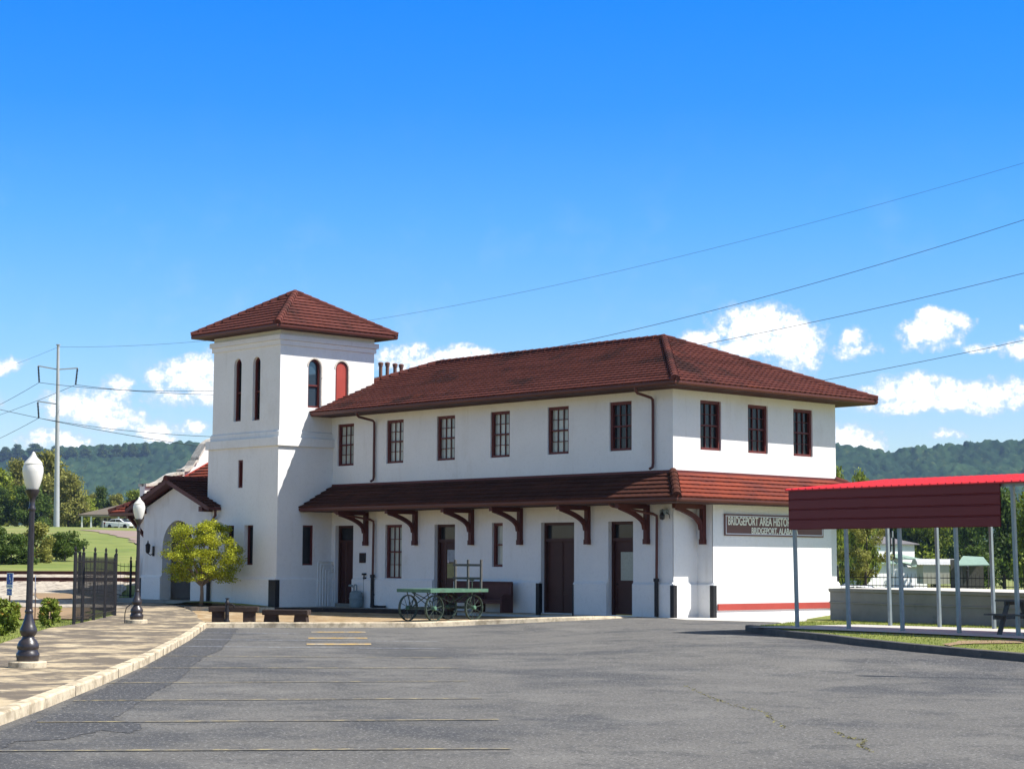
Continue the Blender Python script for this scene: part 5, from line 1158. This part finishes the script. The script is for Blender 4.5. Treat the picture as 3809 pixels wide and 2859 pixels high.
lean=.085
invS=None
a_=math.atan2(-.62,6.5); 
def loc2(p): dx,dy=p.x-9.95,p.y+6.65; return dx*math.cos(a_)+dy*math.sin(a_), -dx*math.sin(a_)+dy*math.cos(a_)
NV=Vector((-math.sin(a_),math.cos(a_),0))
def oncol(px,py,v_):
    o_=Vector((9.95,-6.65,0))+NV*v_; D_=Vector(ray(px,py)); t_=(o_-Vector(CAM)).dot(NV)/D_.dot(NV); P=Vector(CAM)+D_*t_; return loc2(P)[0],zisl(P.x,P.y)
for p in [(2966,2333.5),(3158,2341),(3358,2350),(3569,2359),(3789,2366)]:
    u_,z0=oncol(*p,.05); mb=MB(); mb.beam((u_,.05,z0-.1),(u_-lean,.05,rz0-.08),.075,.075,(0,1,0)); mb.build('post',M_['galv'],sh)
for px,py in [(3312,2332),(3496,2341),(3699,2352),(3900,2360)]:
    q_=atd(px,py,1.); d_=ray(px,py)
    # on the rear line v = DPt-.1
    o_=Vector((9.95,-6.65,0))+Vector((-math.sin(a_),math.cos(a_),0))*(DPt-.15); nrm=Vector((-math.sin(a_),math.cos(a_),0)); D_=Vector(d_); t_=(o_-Vector(CAM)).dot(nrm)/D_.dot(nrm); P=Vector(CAM)+D_*t_; u_,v_=loc2(P); z0=zisl(P.x,P.y)
    mb=MB(); mb.beam((u_,DPt-.15,z0-.1),(u_-lean,DPt-.15,rz1-.1),.075,.075,(0,1,0)); mb.build('post',M_['galv'],sh)
# picnic table
q_=hit(*zR(1370,1408),zisl); ptb=empty('picnic_table','grey weathered wooden picnic table under the right end of the shelter','picnic table',(q_.x+.55,q_.y+.5,zisl(q_.x,q_.y)+.03),a_+math.radians(8))
mb=MB()
for k in range(5): mb.box(-.9,.9,-.37+k*.15,-.37+k*.15+.14,.72,.755)
mb.build('table_top',M_['oldwood'],ptb)
for sg_ in (-1,1):
    mb=MB(); mb.box(-.9,.9,sg_*.72-.13,sg_*.72-.005,.42,.455); mb.box(-.9,.9,sg_*.72+.005,sg_*.72+.13,.42,.455); mb.build('seat',M_['oldwood'],ptb)
for x in (-.62,.62):
    for sg_ in (-1,1): mb=MB(); mb.beam((x+.02*sg_,sg_*.24,.73),(x+.02*sg_,sg_*.66,-.02),.04,.11,(1,0,0)); mb.build('leg',M_['oldwood'],ptb)
    mb=MB(); mb.box(x-.06,x-.02,-.84,.84,.33,.42); mb.box(x-.06,x-.02,-.36,.36,.64,.72); mb.build('brace',M_['oldwood'],ptb)
# ---------------------------------------------------------------- concrete dock
dk=empty('loading_dock','long low grey concrete loading dock beside the station with rounded cornice','loading dock',(0,0,0))
A0=at(*Cc(112,1186),.0); A1=at(*Cc(2212,1285),.02); dd_=(A1-A0); dd_.z=0; dd_.normalize(); A1=A0+dd_*16; nn=Vector((-dd_.y,dd_.x,0)); zt_=.95
prof=[(0,-.3),(0,.52),(-.035,.53),(-.035,.565),(0,.58),(0,.84),(-.05,.87),(-.06,.95),(3.9,.96),(3.9,-.3)]
V=[];F=[];kk=len(prof)
for s_ in np.linspace(0,16,17):
    for a,b in prof: q=A0+dd_*s_+nn*a; V.append((q.x,q.y,b))
for i in range(16):
    for j in range(kk): F.append((i*kk+j,i*kk+(j+1)%kk,(i+1)*kk+(j+1)%kk,(i+1)*kk+j))
F.append(tuple(range(kk))); F.append(tuple(16*kk+j for j in range(kk)))
mbd=MB(); mbd.V=[Vector(v) for v in V]; mbd.F=F; mbd.build('wall',M_['greyconc'],dk)
V=[]
mb=MB(); q0=A0+nn*-.055+dd_*.02; q1=A0+nn*3.85+dd_*.02; mb.add([(q0.x,q0.y,.962),(q1.x,q1.y,.967),((q1+dd_*15.9).x,(q1+dd_*15.9).y,.967),((q0+dd_*15.9).x,(q0+dd_*15.9).y,.962)],[(0,1,2,3)]); mb.build('deck',M_['pad'],dk)
h0=atd(*Cc(195,800),66); h1=atd(*Cc(2600,800),62)
fence('low black iron fence with spiked pickets behind the loading dock',[Vector(h0),Vector(h1)],1.35,[0,.3,.6,.85,1],.14,.03,.007,zf=lambda x,y:-.03)
# ---------------------------------------------------------------- far buildings on the right
def hb(name,label,d,items,cat='house'):
    o=empty(name,label,cat,(0,0,0)); 
    return o
yawr=math.atan2(RH[1],RH[0])
def flocal(d,px,py):
    p=atd(px,py,d); return p
hd=240; c0=atd(*Cc(900,830),hd); k_=hd/FPX
wh=empty('white_house','white two storey house with grey roof seen between the shelter posts','house',(c0.x,c0.y,0),yawr+math.radians(32)); wh.scale=(1.18,1,1)
def lx(px): return (Cc(px,0)[0]-Cc(900,0)[0])*k_
def lz(py): return CAM[2]+(2096-Cc(0,py)[1])*k_
g=-1.8
mb=MB(); mb.box(lx(560),lx(1050),0,7,g,lz(362)); mb.build('wall',M_['white'],wh)
mb=MB(); mb.box(lx(300),lx(800),-1.5,0-.01,g,lz(560)); mb.box(lx(800)+.01,lx(1120),-1.2,0-.01,g,lz(600)); mb.build('wall',M_['white'],wh)
mb=MB(); zr1=lz(278); e0,e1=lx(500)-.3,lx(1050)+.35; mb.prism([(e0,-.5,lz(362)),(e1,-.5,lz(362)),(e1-2.2,3.5,zr1),(e0+2,3.5,zr1)],(0,0,.12)); mb.add([(e1,-.5,lz(362)),(e1,7.5,lz(362)),(e1-2.2,3.5,zr1+.1)],[(0,1,2)]); mb.add([(e0,7.5,lz(362)),(e1,7.5,lz(362)),(e1-2.2,3.5,zr1+.1),(e0+2,3.5,zr1+.1)],[(0,1,2,3)]); mb.build('roof',M_['roofgrey'],wh)
mb=MB(); mb.prism([(lx(700),-2.2,lz(520)),(lx(1000),-2.2,lz(525)),(lx(860),0,lz(470)),(lx(700),0,lz(470))],(0,0,.1)); mb.prism([(lx(880),-2.,lz(600)),(lx(1170),-2.,lz(605)),(lx(950),0,lz(555)),(lx(880),0,lz(555))],(0,0,.1)); mb.prism([(lx(280),-2.2,lz(570)),(lx(720),-2.2,lz(570)),(lx(700),0,lz(520)),(lx(300),0,lz(520))],(0,0,.1)); mb.build('porch_roof',M_['greenroof'],wh)
for a,b,c,d in ((865,885,380,440),(865,885,448,480),(740,760,380,440)):
    mb=MB(); mb.box(lx(a)-.15,lx(b),-.06,0,lz(d),lz(c)); mb.build('window',M_['paned'],wh)
# pale shed
sd2=190; k_=sd2/FPX; c0=atd(*Cc(1260,720),sd2); ps=empty('metal_shed','pale cream shed with ribbed metal roof behind the iron fence','shed',(c0.x,c0.y,0),yawr)
def lx(px): return (Cc(px,0)[0]-Cc(1260,0)[0])*k_
def lz(py): return CAM[2]+(2096.5-Cc(0,py)[1])*k_
mb=MB(); mb.box(lx(1120),lx(1405),0,3,lz(730)-.5,lz(575)); mb.build('wall',M_['siding'],ps)
mb=MB(); prf=[(0,0),(.25,.28),(.9,.5),(2,.5),(3,0)]; mb.prism([(lx(1055),-.15+a*1.05,lz(578)+b*(lz(515)-lz(578))/.5) for a,b in prf],(lx(1480)-lx(1055),0,0)); mb.build('roof',M_['tinroof'],ps)
mb=MB()
for k in range(14): x=lx(1060)+k*(lx(1460)-lx(1060))/13; mb.beam((x,-.17,lz(578)+.02),(x,.82,lz(515)+.03),.03,.03)
mb.build('roof_rib',M_['tinroof'],ps)
cpd=170; k_=cpd/FPX; c0=atd(*Cc(1660,720),cpd); cp=empty('carport','low dark carport with pale green sheet roof under the trees','carport',(c0.x,c0.y,0),yawr)
def lx(px): return (Cc(px,0)[0]-Cc(1660,0)[0])*k_
def lz(py): return CAM[2]+(2097-Cc(0,py)[1])*k_
mb=MB(); mb.prism([(lx(1480),0,lz(592)),(lx(1840),0,lz(585)),(lx(1840),2.2,lz(500)),(lx(1620),2.2,lz(490))],(0,0,.08)); mb.build('roof',M_['greenroof'],cp)
for x in (1490,1540,1830): mb=MB(); mb.box(lx(x)-.05,lx(x)+.05,.1,.2,lz(830),lz(590)); mb.build('post',M_['oldwood'],cp)
mb=MB(); mb.box(lx(1480),lx(1840),2.2,2.3,lz(830),lz(520)); mb.build('back_wall',M_['oldwood'],cp)
p=atd(*Cc(795,820),150); pd=empty('service_pole','thin grey pole with dark insulators in front of the white house','utility pole',(p.x,p.y,T(p.x,p.y)))
zt2=atd(*Cc(795,215),150).z-T(p.x,p.y); mb=MB(); mb.tube([(0,0,0),(0,0,zt2)],.05,6); mb.build('pole',M_['galv2'],pd); mb=MB(); mb.tube([(-.25,0,zt2-.1),(-.25,0,zt2-1.1)],.08,6); mb.tube([(.12,0,zt2-.5),(.12,0,zt2-2.2)],.08,6); mb.box(-.3,.2,-.04,.04,zt2-1.2,zt2-1.1); mb.build('insulator',M_['black'],pd)
# ---------------------------------------------------------------- cars
def sedan(label,loc,rz,mc='car'):
    o=empty('parked_car',label,'car',loc,rz)
    prof=[(-2.25,.35),(-2.3,.62),(-2.2,.92),(-1.75,1.0),(-1.2,1.38),(-.3,1.47),(.45,1.40),(1.15,1.0),(2.0,.85),(2.3,.62),(2.32,.38),(2.1,.28),(-2.1,.28)]
    mb=MB(); mb.prism([(x,-.86,z) for x,z in prof],(0,1.72,0)); b=mb.build('body',M_[mc],o)
    md=b.modifiers.new('b','BEVEL'); md.width=.06; md.segments=2
    for y in (-.866,.866):
        mb=MB(); P=[(-1.62,1.0),(-1.12,1.31),(-.35,1.39),(-.32,1.0)]; mb.prism([(x,y,z) for x,z in P],(0,.006*(1 if y>0 else -1),0)); P=[(-.24,1.0),(-.26,1.39),(.4,1.33),(.95,1.0)]; mb.prism([(x,y,z) for x,z in P],(0,.006*(1 if y>0 else -1),0)); mb.build('side_window',M_['paned'],o)
    mb=MB(); mb.prism([(-1.78,-.7,1.02),(-1.78,.7,1.02),(-1.25,.6,1.38),(-1.25,-.6,1.38)],(-.03,0,.03)); mb.build('rear_window',M_['paned'],o)
    mb=MB(); mb.prism([(1.18,-.7,1.02),(1.18,.7,1.02),(.52,.6,1.39),(.52,-.6,1.39)],(.03,0,.03)); mb.build('windscreen',M_['paned'],o)
    for x in (-1.4,1.4):
        for y in (-.8,.8): mb=MB(); mb.tube([(x,y-.1,.32),(x,y+.1,.32)],.32,18); mb.build('wheel',M_['tyre'],o)
    for y in (-.68,.68): mb=MB(); mb.bevbox(-2.34,-2.2,y-.18,y+.18,.72,.9,.02); mb.build('tail_lamp',M_['tail'],o); mb=MB(); mb.bevbox(2.2,2.31,y-.16,y+.16,.62,.74,.02); mb.build('headlight',M_['white'],o)
    return o
cq=hit(*zL3(1890,1350),T); s_=sd(cq.x,cq.y); cq=Vector((*xy((zL3(1890,0)[0]-1904.5)/FPX*282,282),0)); cq.z=T(cq.x,cq.y)
sedan('white sedan parked on the hill beside the low house',cq,yawr+math.radians(-25))
c2=atd(*Cc(395,815),85); c2.z=CAM[2]-(Cc(0,793)[1]-2096)*85/FPX-1.47
sedan('white car whose roof just shows above the concrete dock',c2,yawr+.1)
# ---------------------------------------------------------------- low house on the hill
d=300; k_=d/FPX; c0=atd(*zL3(1500,1320),d); hz=T(c0.x,c0.y); lh=empty('low_house','single storey hillside house with brown hip roof and thin porch posts','house',(c0.x,c0.y,0),yawr)
def lx(px): return (px-1500)*.24096*k_
def lz(py): return CAM[2]+(2083-(1650+py*.24096))*k_
mb=MB(); mb.prism([(lx(1230),-1.5,lz(1120)),(lx(2900),-1.5,lz(1110)),(lx(2400),3,lz(830)),(lx(2100),3,lz(880))],(0,0,.2)); mb.add([(lx(1230),-1.5,lz(1120)),(lx(1230),8,lz(1120)),(lx(2100),3,lz(880))],[(0,1,2)]); mb.add([(lx(1230),8,lz(1120)),(lx(2900),8,lz(1120)),(lx(2400),3,lz(830)),(lx(2100),3,lz(880))],[(0,1,2,3)]); mb.build('roof',M_['roofbrown'],lh)
mb=MB(); mb.box(lx(1530),lx(2800),1,7,hz-1,lz(1115)); mb.box(lx(1230),lx(2900),-1.4,8,lz(1128),lz(1118)); mb.build('wall',M_['siding'],lh)
for x in (1290,1430,1850,1990): mb=MB(); mb.box(lx(x)-.12,lx(x)+.12,-1.3,-1.1,hz-1,lz(1120)); mb.build('post',M_['white'],lh)
for x in (1600,1670,1830,1905,2000): mb=MB(); mb.box(lx(x)-.22,lx(x)+.22,.93,1,lz(1255),lz(1150)); mb.build('window',M_['paned'],lh)
gf=empty('pipe_gate','pale metal pipe rail fence in front of the hillside house','fence',(0,0,0))
k_=270/FPX
a=[atd(*zL3(x,1330),270) for x in (1590,1840,2065,2290)]; b=[atd(*zL3(x,y),270) for x,y in ((1590,1200),(1840,1222),(2065,1240),(2290,1255))]
mb=MB(); 
for i in range(3): mb.tube([b[i],b[i+1]],.06,6); 
mb.build('rail',M_['white'],gf)
for i in range(4): mb=MB(); mb.tube([a[i]+Vector((0,0,-1)),b[i]+Vector((0,0,.15))],.07,6); mb.build('post',M_['galv2'],gf)
# ---------------------------------------------------------------- power pole and wires
pd_=258; pb=atd(210.5,1962,pd_); ptop=atd(216.5,1283,pd_)
pole=empty('power_pole','very tall pale steel power pole with two crossarms on the hill','utility pole',(pb.x,pb.y,pb.z-.8),yawr)
hp=ptop.z-pb.z+.8; dxp=(ptop-pb).dot(Vector((RH[0],RH[1],0)))
mb=MB(); mb.tube([(0,0,0),(dxp,0,hp)],[.42,.19],16); mb.tube([(dxp-.0,0,hp),(dxp,0,hp+.08)],.32,12); mb.build('shaft',M_['galv2'],pole,True)
def lp(px,py): q=atd(px,py,pd_)-Vector((pb.x,pb.y,pb.z-.8)); return Vector((q.x*RH[0]+q.y*RH[1],0,q.z))
zl=lambda x,y:(x*.42174,1200+y*.42174)
for a,b in ((zl(333,380),zl(508,412)),(zl(688,400),(zl(518,412))),(zl(332,692),zl(505,718))):
    mb=MB(); mb.beam(lp(*a),lp(*b),.14,.16); mb.build('crossarm',M_['galv2'],pole)
ins=[(zl(338,385),zl(346,525)),(zl(683,405),zl(667,545)),(zl(333,700),zl(342,838))]
for a,b in ins:
    A_,B_=lp(*a),lp(*b); mb=MB(); pts=[];rs=[]; n=22
    for i in range(n+1): pts.append(A_.lerp(B_,i/n)); rs.append(.17 if i%2 else .06)
    mb.tube(pts,rs,8); mb.build('insulator',M_['black'],pole)
def projpx(P):
    d=np.array(P)-CAM; z=d@CF; return 1904.5+FPX*(d@CR)/z,1429.5-FPX*(d@CU)/z
def wire(label,start,m1,m2,rad,endx=2950*Dp,de=115.):
    A_=atd(*start,pd_); A3=np.array(A_); ex_,ey_=xy((endx-1904.5)/FPX*de,de)
    def P(t,zB,sag): return np.array([A3[0]+(ex_-A3[0])*t,A3[1]+(ey_-A3[1])*t,A3[2]+(zB-A3[2])*t-4*sag*t*(1-t)])
    def yat(px,zB,sag):
        lo,hi=0.,1.
        for _ in range(40):
            m=(lo+hi)/2
            if projpx(P(m,zB,sag))[0]<px: lo=m
            else: hi=m
        return projpx(P(lo,zB,sag))[1]
    zB,sg=25.,2.
    for _ in range(12):
        f=np.array([yat(m1[0],zB,sg)-m1[1],yat(m2[0],zB,sg)-m2[1]]); J=np.array([[yat(m1[0],zB+.1,sg)-yat(m1[0],zB,sg),yat(m1[0],zB,sg+.1)-yat(m1[0],zB,sg)],[yat(m2[0],zB+.1,sg)-yat(m2[0],zB,sg),yat(m2[0],zB,sg+.1)-yat(m2[0],zB,sg)]])/.1
        dx=np.linalg.solve(J,-f); zB+=dx[0]; sg+=dx[1]
    mb=MB(); mb.tube([P(t,zB,sg) for t in np.linspace(0,1,60)],[rad*(1-.45*t) for t in np.linspace(0,1,60)],5,False); o=mb.build('power_line',M_['wire']); tag(o,label,'power line','power lines crossing the sky'); return o
wire('topmost thin line rising from the pole top to the upper right edge',(216.5,1290),(810*Dp,690*Dp),(2212*Dp,352*Dp),.020)
wire('second line, rising past the roof ridge to the right edge',zl(346,527),(1105*Dp,768*Dp),(2212*Dp,475*Dp),.035)
wire('third line, crossing the big cloud above the roof hip',zl(667,547),(1510*Dp,745*Dp),(2212*Dp,590*Dp),.035)
wire('lowest line, meeting the right roof slope beside the clouds',zl(342,840),(1775*Dp,822*Dp),(2212*Dp,735*Dp),.035)
for (a,b,lab,r) in [((216,1291),zl(-900,660),'faint line from the pole top falling to the left edge',.018),(zl(346,527),zl(-700,1010),'line from the upper left insulator falling to the left edge',.032),(zl(667,547),zl(-900,1075),'line from the right insulator passing behind the pole to the left',.032),(zl(342,840),zl(-700,1275),'line from the lowest insulator falling to the left edge',.032)]:
    A_=atd(*a,pd_); B_=atd(*b,330.); mb=MB(); mb.tube([A_.lerp(B_,t)+Vector((0,0,-3*t*(1-t))) for t in np.linspace(0,1,14)],r,5,False); tag(mb.build('power_line',M_['wire']),lab,'power line','power lines crossing the sky')
A_=atd(*zl(0,765),200); B_=atd(*zl(1900,1110),190); mb=MB(); mb.tube([A_.lerp(B_,t)+Vector((0,0,-1.0*t*(1-t))) for t in np.linspace(0,1,14)],.03,5,False); tag(mb.build('power_line',M_['wire']),'thin dashed looking cable sloping down towards the curved gable','power line','power lines crossing the sky')
# ---------------------------------------------------------------- wooded ridges
def ridge(name,s0,s1,dist,sky,foot,depth,seed,step=3.2,crown=5.5):
    r=np.random.default_rng(seed); ns=int((s1-s0)/step); nd=int(depth/step/1.3); ss_=np.linspace(s0,s1,ns); dn=np.linspace(0,1,nd)
    pxs=ss_/dist*FPX+1904.5; hz_=2089.9+(pxs-1904.5)*.005
    top=np.interp(pxs,[p[0]*Dp for p in sky],[p[1]*Dp for p in sky]); ztop=CAM[2]+(hz_-top)*dist/FPX-crown*1.65
    Sg,Dg=np.meshgrid(ss_,dn); Zt=np.tile(ztop,(nd,1))
    undul=.5+.5*np.sin(Sg*.011+seed)*np.cos(Sg*.023+2+Dg*3)
    prof_=np.clip(Dg/.82,0,1); zz=foot+(Zt-foot)*(prof_**.85)*(1-.10*undul*np.sin(math.pi*prof_)); zz=np.where(Dg>.82,Zt-(Dg-.82)*60,zz)
    dd=dist-depth*.82+Dg*depth; 
    # tree crowns: hemispheres on a jittered grid
    bump=np.zeros_like(zz); nc=int((s1-s0)*depth/(crown*crown*.9)); cs=r.uniform(s0,s1,nc); cd=r.uniform(0,1,nc); rad=crown*(.6+.8*r.random(nc)); hh2=crown*(.5+.9*r.random(nc))
    ds_=ss_[1]-ss_[0]; dd0=depth*(dn[1]-dn[0])
    for a,b,q,h2 in zip(cs,cd,rad,hh2):
        i0=max(0,int((a-q-s0)/ds_)); i1=min(ns,int((a+q-s0)/ds_)+2); j0=max(0,int((b*depth-q)/dd0)); j1=min(nd,int((b*depth+q)/dd0)+2)
        if i0>=i1 or j0>=j1: continue
        X=(ss_[i0:i1]-a)[None,:]; Y=(dn[j0:j1]*depth-b*depth)[:,None]; k2=1-(X*X+Y*Y)/(q*q); v=np.where(k2>0,h2*np.sqrt(np.maximum(k2,0)),0); bump[j0:j1,i0:i1]=np.maximum(bump[j0:j1,i0:i1],v)
    zz=zz+bump*1.9
    X=CAM[0]+Sg*RH[0]+dd*FH[0]; Y=CAM[1]+Sg*RH[1]+dd*FH[1]
    V=np.stack([X,Y,zz],-1).reshape(-1,3); I=np.arange(ns*nd).reshape(nd,ns); Fq=np.stack([I[:-1,:-1],I[:-1,1:],I[1:,1:],I[1:,:-1]],-1).reshape(-1,4); n=len(Fq)
    me=bpy.data.meshes.new(name); me.vertices.add(len(V)); me.loops.add(4*n); me.polygons.add(n); me.vertices.foreach_set('co',V.reshape(-1)); me.loops.foreach_set('vertex_index',Fq.reshape(-1).astype(np.int32)); me.polygons.foreach_set('loop_start',np.arange(0,4*n,4,dtype=np.int32)); me.polygons.foreach_set('loop_total',np.full(n,4,dtype=np.int32)); me.update(); me.materials.append(M_['lf_hill'])
    o=bpy.data.objects.new(name,me); C.objects.link(o); return tag(o,kind='structure')
ridge('wooded_hills',-760,-330,2500,[(-600,985),(0,978),(60,972),(200,968),(300,962),(400,958),(460,955),(600,950),(700,955)],8,420,1)
ridge('wooded_hills',250,760,2400,[(1400,950),(1700,955),(1806,960),(1850,966),(1925,979),(1960,972),(2000,968),(2080,958),(2212,952),(2400,948)],8,420,2)
ridge('wooded_hills',-335,255,2900,[(400,985),(1100,990),(1900,985)],8,420,3,8,9)
# row of separate trees on the left crest, seen against the sky
for i,(px,top,w) in enumerate([(-12,966,22),(12,964,24),(38,960,26),(75,958,34),(122,962,30),(152,964,26),(186,966,26),(222,960,22),(252,960,26),(285,958,22),(312,955,20),(100,968,18)]):
    p=atd(px*Dp,970*Dp,2460); gz=atd(px*Dp,990*Dp,2460).z; h=atd(px*Dp,top*Dp,2460).z-gz; w_=w*Dp*2460/FPX
    tree('crest_tree','one of the round trees standing along the crest of the left wooded hill',(p.x,p.y,gz),h,w_*1.1,i%5,'lf_dark','round trees along the left hill crest',i*1.1)
# ---------------------------------------------------------------- haze
x0,y0=xy(0,1500)
mb=MB(); a=Vector((*xy(-1300,-60),0)); b=Vector((*xy(1300,-60),0)); c_=Vector((*xy(1300,3060),0)); d_=Vector((*xy(-1300,3060),0))
mb.add([(q.x,q.y,-4) for q in (a,b,c_,d_)]+[(q.x,q.y,230) for q in (a,b,c_,d_)],[(0,3,2,1),(4,5,6,7),(0,1,5,4),(1,2,6,5),(2,3,7,6),(3,0,4,7)])
hm=bpy.data.materials.new('haze'); hm.use_nodes=True; n_=hm.node_tree.nodes; n_.remove(n_['Principled BSDF']); pv=n_.new('ShaderNodeVolumePrincipled'); pv.inputs['Color'].default_value=(.42,.62,1,1); pv.inputs['Density'].default_value=.000075; pv.inputs['Anisotropy'].default_value=.0; hm.node_tree.links.new(pv.outputs[0],n_['Material Output'].inputs['Volume'])
tag(mb.build('haze',hm),kind='stuff')
